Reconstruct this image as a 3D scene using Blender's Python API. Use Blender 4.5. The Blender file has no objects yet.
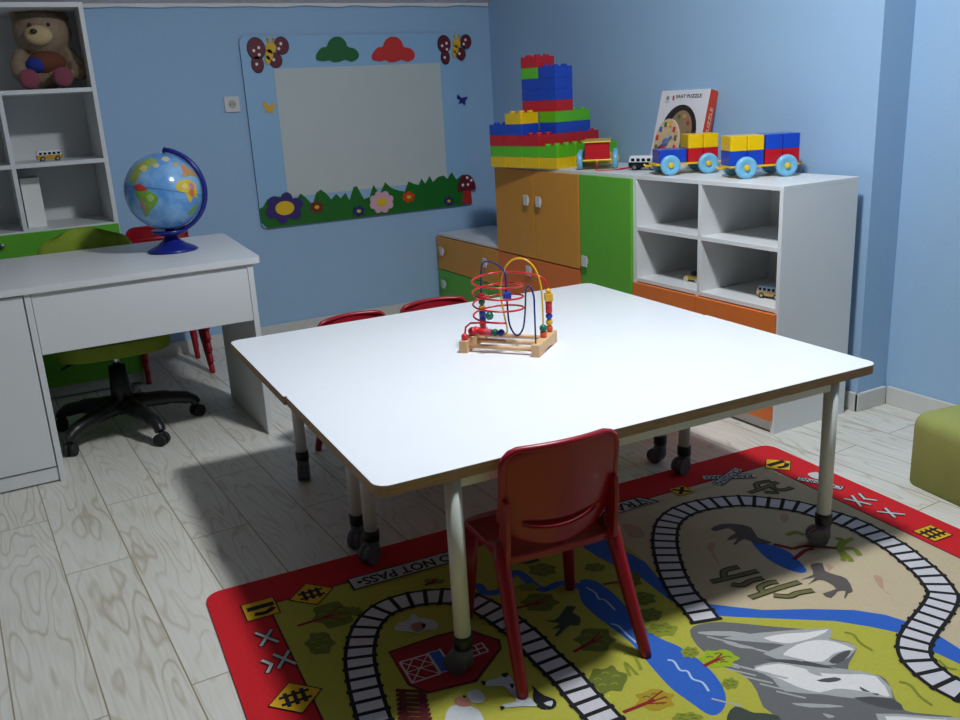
import bpy, bmesh, math, random
from mathutils import Vector, Matrix
from mathutils.geometry import tessellate_polygon
random.seed(7)
PI = math.pi
SC = bpy.context.scene
COL = SC.collection

# ------------------------------------------------------------------ camera
F_PX = 894.93
YAW, PITCH, ROLL, CAM_H = -0.49766, 0.28790, -0.05541, 1.35
cy, sy = math.cos(YAW), math.sin(YAW)
_r = Vector((cy, sy, 0)); _f = Vector((-sy, cy, 0)); _u = Vector((0, 0, 1))
_f2 = _f * math.cos(PITCH) - _u * math.sin(PITCH)
_u2 = _u * math.cos(PITCH) + _f * math.sin(PITCH)
CR = _r * math.cos(ROLL) + _u2 * math.sin(ROLL)
CU = _u2 * math.cos(ROLL) - _r * math.sin(ROLL)
CF = _f2
cam = bpy.data.cameras.new('camera'); camo = bpy.data.objects.new('camera', cam); COL.objects.link(camo)
cam.sensor_width = 36; cam.lens = 36 * F_PX / 960; cam.clip_start = .05
camo.matrix_world = Matrix(((CR.x, CU.x, -CF.x, 0), (CR.y, CU.y, -CF.y, 0), (CR.z, CU.z, -CF.z, CAM_H), (0, 0, 0, 1)))
SC.camera = camo

def on_floor(px, py, z=0.0):
    d = CR * ((px - 480) / F_PX) - CU * ((py - 360) / F_PX) + CF
    t = (z - CAM_H) / d.z
    return (d.x * t, d.y * t)
def on_back(px, py, y):
    d = CR * ((px - 480) / F_PX) - CU * ((py - 360) / F_PX) + CF
    t = y / d.y
    return (d.x * t, CAM_H + d.z * t)

# ------------------------------------------------------------------ materials
def lin(c):
    return tuple((v / 12.92 if v <= .04045 else ((v + .055) / 1.055) ** 2.4) for v in c)
def hexc(r, g, b): return lin((r / 255, g / 255, b / 255))
MATS = {}
def mat(name, rgb, rough=.5, metal=0., bump=0., bscale=200., var=0., vscale=6., coat=0., trans=0.):
    if name in MATS: return MATS[name]
    m = bpy.data.materials.new(name); m.use_nodes = True
    nt = m.node_tree; b = nt.nodes['Principled BSDF']
    c = hexc(*rgb)
    b.inputs['Roughness'].default_value = rough; b.inputs['Metallic'].default_value = metal
    b.inputs['Base Color'].default_value = (*c, 1)
    if coat: b.inputs['Coat Weight'].default_value = coat; b.inputs['Coat Roughness'].default_value = .08
    if trans: b.inputs['Transmission Weight'].default_value = trans
    tc = nt.nodes.new('ShaderNodeTexCoord')
    n = nt.nodes.new('ShaderNodeTexNoise'); n.inputs['Scale'].default_value = vscale; n.inputs['Detail'].default_value = 4
    nt.links.new(tc.outputs['Object'], n.inputs['Vector'])
    v = var if var else .03
    mx = nt.nodes.new('ShaderNodeMix'); mx.data_type = 'RGBA'
    nt.links.new(n.outputs['Fac'], mx.inputs[0])
    mx.inputs[6].default_value = (*[x * (1 - v) for x in c], 1)
    mx.inputs[7].default_value = (*[min(1, x * (1 + v)) for x in c], 1)
    nt.links.new(mx.outputs[2], b.inputs['Base Color'])
    if bump:
        n2 = nt.nodes.new('ShaderNodeTexNoise'); n2.inputs['Scale'].default_value = bscale; n2.inputs['Detail'].default_value = 3
        nt.links.new(tc.outputs['Object'], n2.inputs['Vector'])
        bp = nt.nodes.new('ShaderNodeBump'); bp.inputs['Strength'].default_value = bump; bp.inputs['Distance'].default_value = .004
        nt.links.new(n2.outputs['Fac'], bp.inputs['Height']); nt.links.new(bp.outputs['Normal'], b.inputs['Normal'])
    MATS[name] = m
    return m

def wood_mat(name, a, b_, scale=(1, 1, 1), rough=.5, ws=12.):
    m = bpy.data.materials.new(name); m.use_nodes = True; nt = m.node_tree; b = nt.nodes['Principled BSDF']
    tc = nt.nodes.new('ShaderNodeTexCoord'); mp = nt.nodes.new('ShaderNodeMapping'); mp.inputs['Scale'].default_value = scale
    n = nt.nodes.new('ShaderNodeTexNoise'); n.inputs['Scale'].default_value = ws; n.inputs['Detail'].default_value = 6; n.inputs['Distortion'].default_value = 1.2
    r = nt.nodes.new('ShaderNodeValToRGB')
    r.color_ramp.elements[0].position = .3; r.color_ramp.elements[1].position = .7
    r.color_ramp.elements[0].color = (*hexc(*a), 1); r.color_ramp.elements[1].color = (*hexc(*b_), 1)
    nt.links.new(tc.outputs['Object'], mp.inputs[0]); nt.links.new(mp.outputs[0], n.inputs['Vector'])
    nt.links.new(n.outputs['Fac'], r.inputs[0]); nt.links.new(r.outputs[0], b.inputs['Base Color'])
    b.inputs['Roughness'].default_value = rough
    MATS[name] = m
    return m

def floor_mat():
    m = bpy.data.materials.new('whitewashed_plank'); m.use_nodes = True; nt = m.node_tree; N = nt.nodes; L = nt.links
    b = N['Principled BSDF']; b.inputs['Roughness'].default_value = .42
    tc = N.new('ShaderNodeTexCoord')
    mp = N.new('ShaderNodeMapping'); mp.inputs['Rotation'].default_value = (0, 0, math.radians(90 - 1.6)); mp.inputs['Location'].default_value = (.3, .085, 0)
    L.new(tc.outputs['Object'], mp.inputs[0])
    br = N.new('ShaderNodeTexBrick'); br.inputs['Scale'].default_value = 1; br.inputs['Brick Width'].default_value = 1.25
    br.inputs['Row Height'].default_value = .192; br.inputs['Mortar Size'].default_value = .0022; br.inputs['Mortar Smooth'].default_value = .2
    br.offset = .37; br.inputs['Bias'].default_value = 0
    br.inputs['Color1'].default_value = (.0, .0, .0, 1); br.inputs['Color2'].default_value = (1, 1, 1, 1); br.inputs['Mortar'].default_value = (.5, .5, .5, 1)
    L.new(mp.outputs[0], br.inputs['Vector'])
    # grain coordinates: long along the plank, shifted per plank
    sep = N.new('ShaderNodeSeparateColor'); L.new(br.outputs['Color'], sep.inputs[0])
    sh = N.new('ShaderNodeCombineXYZ'); mu = N.new('ShaderNodeMath'); mu.operation = 'MULTIPLY'; mu.inputs[1].default_value = 37.
    L.new(sep.outputs[0], mu.inputs[0]); L.new(mu.outputs[0], sh.inputs[0]); L.new(mu.outputs[0], sh.inputs[1])
    ad = N.new('ShaderNodeVectorMath'); ad.operation = 'ADD'; L.new(mp.outputs[0], ad.inputs[0]); L.new(sh.outputs[0], ad.inputs[1])
    m2 = N.new('ShaderNodeMapping'); m2.inputs['Scale'].default_value = (1.1, 6.2, 1); L.new(ad.outputs[0], m2.inputs[0])
    nz = N.new('ShaderNodeTexNoise'); nz.inputs['Scale'].default_value = 1.0; nz.inputs['Detail'].default_value = 2.2; nz.inputs['Roughness'].default_value = .45
    L.new(m2.outputs[0], nz.inputs['Vector'])
    # contour rings of the noise make cathedral grain and knots
    m3 = N.new('ShaderNodeMath'); m3.operation = 'MULTIPLY'; m3.inputs[1].default_value = 15.; L.new(nz.outputs['Fac'], m3.inputs[0])
    fr = N.new('ShaderNodeMath'); fr.operation = 'PINGPONG'; fr.inputs[1].default_value = .5; L.new(m3.outputs[0], fr.inputs[0])
    r = N.new('ShaderNodeValToRGB'); r.color_ramp.elements[0].position = .0; r.color_ramp.elements[1].position = .16
    r.color_ramp.elements[0].color = (*hexc(186, 177, 158), 1); r.color_ramp.elements[1].color = (*hexc(222, 220, 212), 1)
    L.new(fr.outputs[0], r.inputs[0])
    f2 = N.new('ShaderNodeMapping'); f2.inputs['Scale'].default_value = (4, 70, 1); L.new(ad.outputs[0], f2.inputs[0])
    n2 = N.new('ShaderNodeTexNoise'); n2.inputs['Scale'].default_value = 1.5; n2.inputs['Detail'].default_value = 4; L.new(f2.outputs[0], n2.inputs['Vector'])
    r2 = N.new('ShaderNodeValToRGB'); r2.color_ramp.elements[0].position = .32; r2.color_ramp.elements[1].position = .6
    r2.color_ramp.elements[0].color = (*hexc(222, 217, 206), 1); r2.color_ramp.elements[1].color = (*hexc(244, 243, 238), 1)
    L.new(n2.outputs['Fac'], r2.inputs[0])
    mx = N.new('ShaderNodeMix'); mx.data_type = 'RGBA'; mx.blend_type = 'MULTIPLY'; mx.inputs[0].default_value = .85
    L.new(r.outputs[0], mx.inputs[6]); L.new(r2.outputs[0], mx.inputs[7])
    # low contrast where grain fades
    n3 = N.new('ShaderNodeTexNoise'); n3.inputs['Scale'].default_value = 2.3; L.new(ad.outputs[0], n3.inputs['Vector'])
    r3 = N.new('ShaderNodeValToRGB'); r3.color_ramp.elements[0].position = .35; r3.color_ramp.elements[1].position = .65
    L.new(n3.outputs['Fac'], r3.inputs[0])
    mx2 = N.new('ShaderNodeMix'); mx2.data_type = 'RGBA'; mf = N.new('ShaderNodeMath'); mf.operation = 'MULTIPLY_ADD'; mf.inputs[1].default_value = .5; mf.inputs[2].default_value = .12
    L.new(r3.outputs[0], mf.inputs[0]); L.new(mf.outputs[0], mx2.inputs[0])
    L.new(mx.outputs[2], mx2.inputs[6]); mx2.inputs[7].default_value = (*hexc(222, 220, 212), 1)
    mx3 = N.new('ShaderNodeMix'); mx3.data_type = 'RGBA'; L.new(br.outputs['Fac'], mx3.inputs[0]); L.new(mx2.outputs[2], mx3.inputs[6]); mx3.inputs[7].default_value = (*hexc(150, 137, 112), 1)
    L.new(mx3.outputs[2], b.inputs['Base Color'])
    bp = N.new('ShaderNodeBump'); bp.inputs['Strength'].default_value = .25; bp.inputs['Distance'].default_value = .002; bp.invert = True
    L.new(br.outputs['Fac'], bp.inputs['Height']); L.new(bp.outputs['Normal'], b.inputs['Normal'])
    return m

def globe_mat():
    m = bpy.data.materials.new('globe_map'); m.use_nodes = True; nt = m.node_tree; N = nt.nodes; L = nt.links
    b = N['Principled BSDF']; b.inputs['Roughness'].default_value = .18; b.inputs['Coat Weight'].default_value = .5; b.inputs['Coat Roughness'].default_value = .06
    tc = N.new('ShaderNodeTexCoord')
    n = N.new('ShaderNodeTexNoise'); n.inputs['Scale'].default_value = 9.; n.inputs['Detail'].default_value = 5; n.inputs['Roughness'].default_value = .6
    L.new(tc.outputs['Object'], n.inputs['Vector'])
    r = N.new('ShaderNodeValToRGB'); cr = r.color_ramp
    cr.elements[0].position = .36; cr.elements[0].color = (*hexc(84, 146, 210), 1)
    cr.elements[1].position = .64; cr.elements[1].color = (*hexc(140, 188, 228), 1)
    L.new(n.outputs['Fac'], r.inputs[0]); L.new(r.outputs[0], b.inputs['Base Color'])
    return m

# ------------------------------------------------------------------ mesh helpers
def NB(): return bmesh.new()
def box(bm, x0, x1, y0, y1, z0, z1, mi=0, M=None):
    vs = [bm.verts.new(Vector(p)) for p in ((x0, y0, z0), (x1, y0, z0), (x1, y1, z0), (x0, y1, z0), (x0, y0, z1), (x1, y0, z1), (x1, y1, z1), (x0, y1, z1))]
    if M is not None:
        for v in vs: v.co = M @ v.co
    for q in ((0, 3, 2, 1), (4, 5, 6, 7), (0, 1, 5, 4), (1, 2, 6, 5), (2, 3, 7, 6), (3, 0, 4, 7)):
        f = bm.faces.new([vs[i] for i in q]); f.material_index = mi
def rounded(w, d, r, n=6, cx=0, cy_=0):
    pts = []
    for (sx, sy_, a0) in ((1, 1, 0), (-1, 1, 90), (-1, -1, 180), (1, -1, 270)):
        for k in range(n + 1):
            a = math.radians(a0 + 90 * k / n)
            pts.append((cx + sx * (w / 2 - r) + r * math.cos(a), cy_ + sy_ * (d / 2 - r) + r * math.sin(a)))
    return pts
def prism(bm, pts, z0, z1, top=0, side=0, bottom=None, fn=None):
    fn = fn or (lambda x, y, z: Vector((x, y, z)))
    lo = [bm.verts.new(fn(x, y, z0)) for x, y in pts]; hi = [bm.verts.new(fn(x, y, z1)) for x, y in pts]
    n = len(pts)
    for tri in tessellate_polygon([[Vector((x, y, 0)) for x, y in pts]]):
        try:
            f = bm.faces.new([hi[i] for i in tri]); f.material_index = top
            f = bm.faces.new([lo[i] for i in reversed(tri)]); f.material_index = side if bottom is None else bottom
        except ValueError: pass
    for i in range(n):
        j = (i + 1) % n
        f = bm.faces.new([lo[i], lo[j], hi[j], hi[i]]); f.material_index = side
def frames(pts, closed=False):
    out = []; n = len(pts)
    for i in range(n):
        a = pts[(i - 1) % n] if (i or closed) else pts[0]; c = pts[(i + 1) % n] if (i < n - 1 or closed) else pts[-1]
        out.append((c - a).normalized())
    return out
def tube(bm, pts, r, seg=8, mi=0, closed=False, caps=True, ry=None):
    pts = [Vector(p) for p in pts]; T = frames(pts, closed)
    rs = r if isinstance(r, (list, tuple)) else [r] * len(pts)
    up = Vector((0, 0, 1)) if abs(T[0].z) < .9 else Vector((1, 0, 0))
    N_ = (up - T[0] * up.dot(T[0])).normalized(); rings = []
    for i, p in enumerate(pts):
        N_ = (N_ - T[i] * N_.dot(T[i])).normalized(); B = T[i].cross(N_)
        rings.append([bm.verts.new(p + (N_ * math.cos(2 * PI * k / seg) * rs[i] + B * math.sin(2 * PI * k / seg) * (ry if ry else rs[i]))) for k in range(seg)])
    m = len(pts)
    for i in range(m if closed else m - 1):
        a = rings[i]; b = rings[(i + 1) % m]
        for k in range(seg):
            f = bm.faces.new([a[k], a[(k + 1) % seg], b[(k + 1) % seg], b[k]]); f.material_index = mi; f.smooth = True
    if caps and not closed:
        f = bm.faces.new(list(reversed(rings[0]))); f.material_index = mi
        f = bm.faces.new(rings[-1]); f.material_index = mi
def cyl(bm, p0, p1, r0, r1=None, seg=20, mi=0): tube(bm, [p0, p1], [r0, r0 if r1 is None else r1], seg, mi)
def lathe(bm, prof, seg=32, c=(0, 0, 0), mi=0, smooth=True):
    rings = []
    for r, z in prof:
        if r < 1e-6: rings.append([bm.verts.new(Vector((c[0], c[1], c[2] + z)))])
        else: rings.append([bm.verts.new(Vector((c[0] + r * math.cos(2 * PI * k / seg), c[1] + r * math.sin(2 * PI * k / seg), c[2] + z))) for k in range(seg)])
    for a, b in zip(rings, rings[1:]):
        for k in range(seg):
            q = [a[k % len(a)], a[(k + 1) % len(a)], b[(k + 1) % len(b)], b[k % len(b)]]
            q = [v for i, v in enumerate(q) if v not in q[:i]]
            if len(q) > 2:
                f = bm.faces.new(q); f.material_index = mi; f.smooth = smooth
def ball(bm, c, r, s=(1, 1, 1), mi=0, seg=20, rings=12, M=None):
    ret = bmesh.ops.create_uvsphere(bm, u_segments=seg, v_segments=rings, radius=r)
    for v in ret['verts']:
        co = Vector((v.co.x * s[0], v.co.y * s[1], v.co.z * s[2]))
        if M is not None: co = M @ co
        v.co = co + Vector(c)
    for v in ret['verts']:
        for f in v.link_faces: f.material_index = mi; f.smooth = True
def smooth_path(ctrl, n=8, closed=False):
    P = [Vector(p) for p in ctrl]; out = []; m = len(P)
    for i in range(m if closed else m - 1):
        p1 = P[i]; p2 = P[(i + 1) % m]
        p0 = P[(i - 1) % m] if (i or closed) else p1; p3 = P[(i + 2) % m] if (i + 2 < m or closed) else p2
        for k in range(n):
            t = k / n
            out.append(.5 * ((2 * p1) + (p2 - p0) * t + (2 * p0 - 5 * p1 + 4 * p2 - p3) * t * t + (3 * p1 - p0 - 3 * p2 + p3) * t ** 3))
    if not closed: out.append(P[-1])
    return out

def obj(name, bm, mats, parent=None, loc=None, rot=None, bev=0, bseg=2, sm=False, recalc=True, label=None):
    me = bpy.data.meshes.new(name)
    if recalc: bmesh.ops.recalc_face_normals(bm, faces=bm.faces[:])
    if sm:
        for f in bm.faces: f.smooth = True
    bm.to_mesh(me); bm.free()
    for m in (mats if isinstance(mats, (list, tuple)) else [mats]): me.materials.append(m)
    o = bpy.data.objects.new(name, me); COL.objects.link(o)
    if parent is not None: o.parent = parent
    if loc: o.location = loc
    if rot: o.rotation_euler = rot
    if bev:
        b = o.modifiers.new('bevel', 'BEVEL'); b.width = bev; b.segments = bseg; b.limit_method = 'ANGLE'; b.angle_limit = math.radians(40)
        b.harden_normals = False
    if label: o['label'] = label
    return o
def thing(name, label, cat, loc=(0, 0, 0), rotz=0, group=None, scale=None):
    o = bpy.data.objects.new(name, None); COL.objects.link(o); o.empty_display_size = .05
    o.location = loc; o.rotation_euler = (0, 0, rotz)
    if scale: o.scale = (scale,) * 3
    o['label'] = label; o['category'] = cat
    if group: o['group'] = group
    return o
def tag(o, label, cat, group=None):
    o['label'] = label; o['category'] = cat
    if group: o['group'] = group
    return o
def struct(o):
    o['kind'] = 'structure'; return o
def copy_tree(o, loc, rotz, label, group=None, scale=None):
    r = o.copy(); COL.objects.link(r); r.location = loc; r.rotation_euler = (0, 0, rotz); r['label'] = label
    if group: r['group'] = group
    if scale: r.scale = (scale,) * 3
    def rec(src, dst):
        for ch in list(src.children):
            c = ch.copy(); COL.objects.link(c); c.parent = dst; rec(ch, c)
    rec(o, r)
    return r
def text_into(bm, s, size, fn, mi, sx=1.0, bold=False):
    cu = bpy.data.curves.new('txt', 'FONT'); cu.body = s; cu.size = size; cu.align_x = 'CENTER'; cu.align_y = 'CENTER'
    cu.resolution_u = 3
    if bold: cu.offset = size * .025
    o = bpy.data.objects.new('txt', cu); COL.objects.link(o)
    dg = bpy.context.evaluated_depsgraph_get(); ev = o.evaluated_get(dg); me = ev.to_mesh()
    vs = [bm.verts.new(fn(v.co.x * sx, v.co.y)) for v in me.vertices]
    for p in me.polygons:
        try:
            f = bm.faces.new([vs[i] for i in p.vertices]); f.material_index = mi
        except ValueError: pass
    ev.to_mesh_clear(); bpy.data.objects.remove(o); bpy.data.curves.remove(cu)

# shared materials
WALL = mat('blue_wall_paint', (157, 190, 221), .75, bump=.25, bscale=90, var=.03, vscale=2)
WHITE = mat('white_melamine', (222, 224, 224), .38, var=.015)
TABLE_W = mat('white_laminate', (236, 239, 243), .3, var=.01)
EDGE = wood_mat('table_edge_wood', (146, 116, 80), (182, 150, 108), (2, 2, 30), .6, 9)
STEEL_W = mat('white_powder_coat', (224, 228, 220), .35)
BLACK = mat('black_plastic', (22, 22, 24), .4)
GREY = mat('grey_caster_plastic', (96, 96, 100), .45)
RED = mat('red_chair_plastic', (150, 14, 32), .35, bump=.06, bscale=300)
OCHRE = mat('ochre_laminate', (214, 146, 46), .45, var=.05, vscale=20)
ORANGE = mat('orange_laminate', (226, 118, 46), .45, var=.05, vscale=20)
GREEN = mat('green_laminate', (96, 176, 46), .45, var=.05, vscale=20)
CHROME = mat('brushed_steel', (200, 204, 208), .28, 1.0)
B_RED = mat('toy_red', (198, 24, 36), .3, coat=.2)
B_BLUE = mat('toy_blue', (28, 72, 190), .3, coat=.2)
B_YEL = mat('toy_yellow', (240, 196, 10), .3, coat=.2)
B_GRN = mat('toy_green', (94, 190, 30), .3, coat=.2)
B_LBLUE = mat('toy_light_blue', (120, 190, 226), .3, coat=.2)
RUBBER = mat('dark_rubber', (26, 26, 28), .7)

# ------------------------------------------------------------------ room
BY = 5.24; XW = 3.047; RY = 2.338; XR = 3.225; XL = -3.0; FY = -3.4; CH = 2.80
WALL_D = mat('blue_wall_darkened_for_bounce', (58, 84, 112), .8, bump=.25, bscale=90)  # wall blue darkened on the unseen left and front walls to limit bounce light
b = NB(); box(b, XL, XR + .02, FY, BY + .02, -.1, 0); struct(obj('floor', b, floor_mat()))
b = NB(); box(b, XL - .1, XW + .2, BY, BY + .1, 0, CH + .1); struct(obj('wall_back', b, WALL))
b = NB(); box(b, XW, XR + .1, RY, BY, 0, CH + .1); struct(obj('wall_right', b, WALL))
b = NB(); box(b, XR, XR + .1, FY, RY, 0, CH + .1); struct(obj('wall_right_recess', b, WALL)); 
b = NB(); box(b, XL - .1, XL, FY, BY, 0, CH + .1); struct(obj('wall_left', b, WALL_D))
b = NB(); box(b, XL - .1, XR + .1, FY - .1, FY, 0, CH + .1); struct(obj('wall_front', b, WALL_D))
CEIL = mat('white_ceiling_paint', (204, 202, 206), .8, bump=.2, bscale=60)
b = NB()
prof = [(FY, CH), (3.5, CH), (BY, 1.892), (BY, 2.05), (3.52, CH + .12), (FY, CH + .12)]
prism(b, prof, XL, XR + .05, fn=lambda y, z, x: Vector((x, y, z)))
struct(obj('ceiling', b, CEIL))
b = NB()
pts = [(XL, 1.885)]
for k in range(60):
    x = XL + (XW - .01 - XL) * (k + 1) / 60
    pts.append((x, 1.883 + .004 * math.sin(k * 1.9) + random.uniform(-.003, .003)))
pts += [(XW - .01, 1.905), (XL, 1.905)]
prism(b, pts, BY - .016, BY - .002, fn=lambda x, z, y: Vector((x, y, z)))
struct(obj('trim_1', b, mat('white_trim_paint', (226, 224, 226), .6)))
BASE = mat('whitewashed_baseboard', (208, 207, 202), .45, var=.05, vscale=12)
def baseboard(name, x0, x1, y0, y1):
    bb = NB(); box(bb, x0, x1, y0, y1, 0, .078); struct(obj(name, bb, BASE, bev=.003))
baseboard('baseboard_back', XL, XW - .002, BY - .016, BY - .001)
baseboard('baseboard_right', XW - .016, XW - .001, RY - .016, BY - .016)
baseboard('baseboard_return', XW - .016, XR - .016, RY - .017, RY - .001)
baseboard('baseboard_recess', XR - .016, XR - .001, FY, RY - .017)

# socket
s = thing('wall_socket', 'small white electrical socket on the blue wall left of the play board', 'socket', (1.352, BY, 1.372))
b = NB(); prism(b, rounded(.084, .084, .008), 0, .012, fn=lambda x, z, y: Vector((x, -y, z)))
obj('face_plate', b, mat('socket_plastic', (214, 214, 210), .35), s, bev=.002)
b = NB(); 
prism(b, [(.022 * math.cos(a * PI / 12), .022 * math.sin(a * PI / 12)) for a in range(24)], .012, .0135, fn=lambda x, z, y: Vector((x, -y, z)))
ins = obj('insert', b, mat('socket_inner', (176, 176, 172), .4), s)
for dx in (-.0095, .0095):
    b = NB(); prism(b, [(dx + .003 * math.cos(a * PI / 6), .003 * math.sin(a * PI / 6)) for a in range(12)], .0135, .0142, fn=lambda x, z, y: Vector((x, -y, z)))
    obj('hole', b, BLACK, ins)

# ------------------------------------------------------------------ play board on the back wall
BD = BY - .001
pb = thing('play_board', 'large pale blue framed board with white panel, butterflies and green grass on the back wall', 'board', (2.125, BD, 1.19))
def bp(px, py): x, z = on_back(px, py, BD); return (x - 2.11, z - 1.19)
def cutout(name, poly, y0, y1, m, parent=pb, side=None, label=None):
    bb = NB(); prism(bb, poly, y0, y1, 0, 1 if side else 0, fn=lambda x, z, y: Vector((x, -y, z)))
    return obj(name, bb, [m, side] if side else m, parent, label=label)
def circ(c, r, n=20, s=1.0, rot=0): 
    return [(c[0] + r * (math.cos(2 * PI * k / n) * math.cos(rot) - s * math.sin(2 * PI * k / n) * math.sin(rot)), c[1] + r * (math.cos(2 * PI * k / n) * math.sin(rot) + s * math.sin(2 * PI * k / n) * math.cos(rot))) for k in range(n)]
BOARD = mat('board_pale_blue', (150, 190, 224), .4)
BEDGE = mat('board_edge_blue', (62, 104, 150), .5)
cutout('board', rounded(1.385, 1.065, .035, cx=.0, cy_=.005), .0, .016, BOARD, side=BEDGE)
cutout('white_panel', [(-.515, -.36), (.545, -.36), (.545, .362), (-.515, .362)], .016, .018, mat('dry_wipe_panel', (196, 204, 202), .45))
GR = mat('board_grass_green', (16, 104, 26), .45)
grass = [(-.692, -.49), (-.66, -.526), (.66, -.526), (.692, -.49), (.692, -.36)]
gx = [.66, .61, .58, .545, .52, .48, .44, .42, .385, .36, .34, .31, .27, .24, .2, .15, .11, .07, .03, 0, -.04, -.08, -.1, -.135, -.155, -.19, -.215, -.25, -.28, -.31, -.34, -.37, -.41, -.44, -.49, -.53, -.6, -.64, -.67]
gz = [-.33, -.36, -.31, -.35, -.325, -.33, -.36, -.32, -.365, -.33, -.37, -.36, -.34, -.40, -.39, -.37, -.33, -.40, -.34, -.41, -.42, -.335, -.34, -.42, -.37, -.40, -.37, -.40, -.36, -.335, -.35, -.42, -.37, -.345, -.42, -.36, -.345, -.36, -.4]
cutout('grass', grass + list(zip(gx, gz)) + [(-.692, -.41)], .016, .021, GR)
def blobs(pts_):
    return [bp(*p) for p in pts_]
def cloud(cx_, cy0, m, lab):
    c = []
    base = [(-21, 7), (-21, 1), (-16, -5), (-11, -6), (-9, -11), (-4, -15.5), (3, -15.5), (8, -11), (10, -6), (17, -4), (21, 1), (20, 6), (14, 9), (8, 7), (2, 9), (-4, 9.5), (-8, 7.5), (-14, 8.5)]
    P_ = smooth_path([Vector((cx_ + x, cy0 + y, 0)) for x, y in base], 3, True)
    cutout('cloud', [bp(p.x, p.y) for p in P_], .016, .022, m, label=lab)
cloud(334, 53, mat('cloud_green', (20, 98, 40), .5), 'dark green cloud cutout')
cloud(390, 53, mat('cloud_red', (206, 44, 34), .5), 'orange red cloud cutout')
MAR = mat('wing_maroon', (104, 14, 34), .45); DK = mat('outline_dark', (30, 12, 22), .5); GOLD = mat('cutout_gold', (226, 176, 34), .45); DOT = mat('dot_white', (236, 226, 224), .5)
def butterfly(cx_, cy0, k, lab):
    wings = [(-14.5, -3, 7.6, 9), (11, -6, 6.2, 7), (-13, 12.5, 5, 6.8), (5, 8.5, 5.6, 6)]
    d = bp(cx_, cy0)
    root = None
    bb = NB()
    for (x, y, rx, rz) in wings:
        c = bp(cx_ + x * k, cy0 + y * k); r0 = rx * k * .0062
        for rr, t0, t1, mi in ((r0 + .005, .016, .0205, 1), (r0, .0205, .022, 0)):
            prism(bb, circ(c, rr, 24, rz / rx), t0, t1, mi, mi, fn=lambda x_, z, y_: Vector((x_, -y_, z)))
    dots = [(-17, -1), (-12, -4), (-11.5, 3), (10, -8), (8, -3), (-14, 12.5), (3, 8)]
    for x, y in dots:
        c = bp(cx_ + x * k, cy0 + y * k)
        prism(bb, circ(c, .0085, 12), .022, .0228, 2, 2, fn=lambda x_, z, y_: Vector((x_, -y_, z)))
    o = obj('butterfly', bb, [MAR, DK, DOT], pb, label=lab)
    bb = NB()
    for (x, y, r0, s_) in ((0, -4, 5, 1), (-1.5, 3, 3.6, 1.3), (-3, 8.5, 2.4, 1.6)):
        c = bp(cx_ + x * k, cy0 + y * k); prism(bb, circ(c, r0 * k * .0062, 18, s_), .016, .026, 0, 0, fn=lambda x_, z, y_: Vector((x_, -y_, z)))
    for sx in (-3, 3):
        a = bp(cx_ + sx * .5 * k, cy0 - 8 * k); c = bp(cx_ + sx * k, cy0 - 13 * k)
        tube(bb, [(a[0], -.023, a[1]), (c[0], -.023, c[1])], .004); ball(bb, (c[0], -.023, c[1]), .008)
    obj('butterfly_body', bb, GOLD, o)
butterfly(267, 52, 1.0, 'maroon butterfly with white dots, board top left corner')
butterfly(453, 47, .86, 'maroon butterfly with white dots, board top right corner')
def small_bfly(px, py, m, lab, k=1):
    P_ = [(-6, -7), (-1, -2), (1, -3), (7, -4), (3, 2), (4, 6), (0, 4), (-5, 5), (-3, 1), (-7, -2)]
    cutout('small_butterfly', [bp(px + x * k, py + y * k) for x, y in P_], .016, .02, m, label=lab)
small_bfly(266, 108, GOLD, 'small yellow butterfly cutout')
small_bfly(459, 100, mat('cutout_navy', (28, 34, 120), .45), 'small navy butterfly cutout', .8)
def flower(px, py, r, n, m, mc, lab, rc=.35, sz=.75):
    c = bp(px, py); bb = NB()
    for k in range(n):
        a = 2 * PI * k / n + .3
        q = (c[0] + r * .62 * math.cos(a), c[1] + r * .62 * sz * math.sin(a))
        prism(bb, circ(q, r * .42, 14, .8, a), .021, .025 + .0002 * k, 0, 0, fn=lambda x_, z, y_: Vector((x_, -y_, z)))
    o = obj('flower', bb, m, pb, label=lab)
    cutout('flower_centre', circ(c, r * rc, 18, .72), .022, .029, mc, o)
VIO = mat('petal_violet', (52, 30, 110), .5); YC = mat('centre_yellow', (228, 188, 20), .5)
flower(281, 208, .115, 6, VIO, YC, 'big violet flower with a yellow centre', .5, .62)
flower(313, 207, .042, 6, mat('petal_brown', (112, 26, 16), .5), YC, 'small brown red flower')
flower(355, 211, .04, 6, mat('petal_navy', (26, 40, 110), .5), YC, 'small navy flower')
flower(378, 202, .08, 8, mat('petal_pink', (216, 172, 186), .5), YC, 'pale pink daisy', .42)
flower(405, 197, .042, 6, mat('petal_orange', (208, 66, 22), .5), YC, 'small orange flower')
flower(445, 201, .034, 6, VIO, YC, 'small violet flower')
c = bp(463, 190); o = cutout('mushroom', [(c[0] - .035, c[1] - .09), (c[0] + .035, c[1] - .09), (c[0] + .028, c[1] + .01), (c[0] - .028, c[1] + .01)], .021, .026, mat('stem_red', (176, 34, 30), .5), label='red mushroom with a dotted maroon cap')
bb = NB(); cc = (c[0], c[1] + .035)
prism(bb, [(cc[0] + .066 * math.cos(a * PI / 14), cc[1] - .035 + .1 * math.sin(a * PI / 14)) for a in range(15)], .021, .03, 0, 0, fn=lambda x_, z, y_: Vector((x_, -y_, z)))
for dx, dz in ((-.03, .0), (.005, .045), (.034, .025), (.008, .0)):
    prism(bb, circ((cc[0] + dx, cc[1] + dz), .0095, 12), .03, .031, 1, 1, fn=lambda x_, z, y_: Vector((x_, -y_, z)))
obj('mushroom_cap', bb, [MAR, DOT], o)

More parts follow.
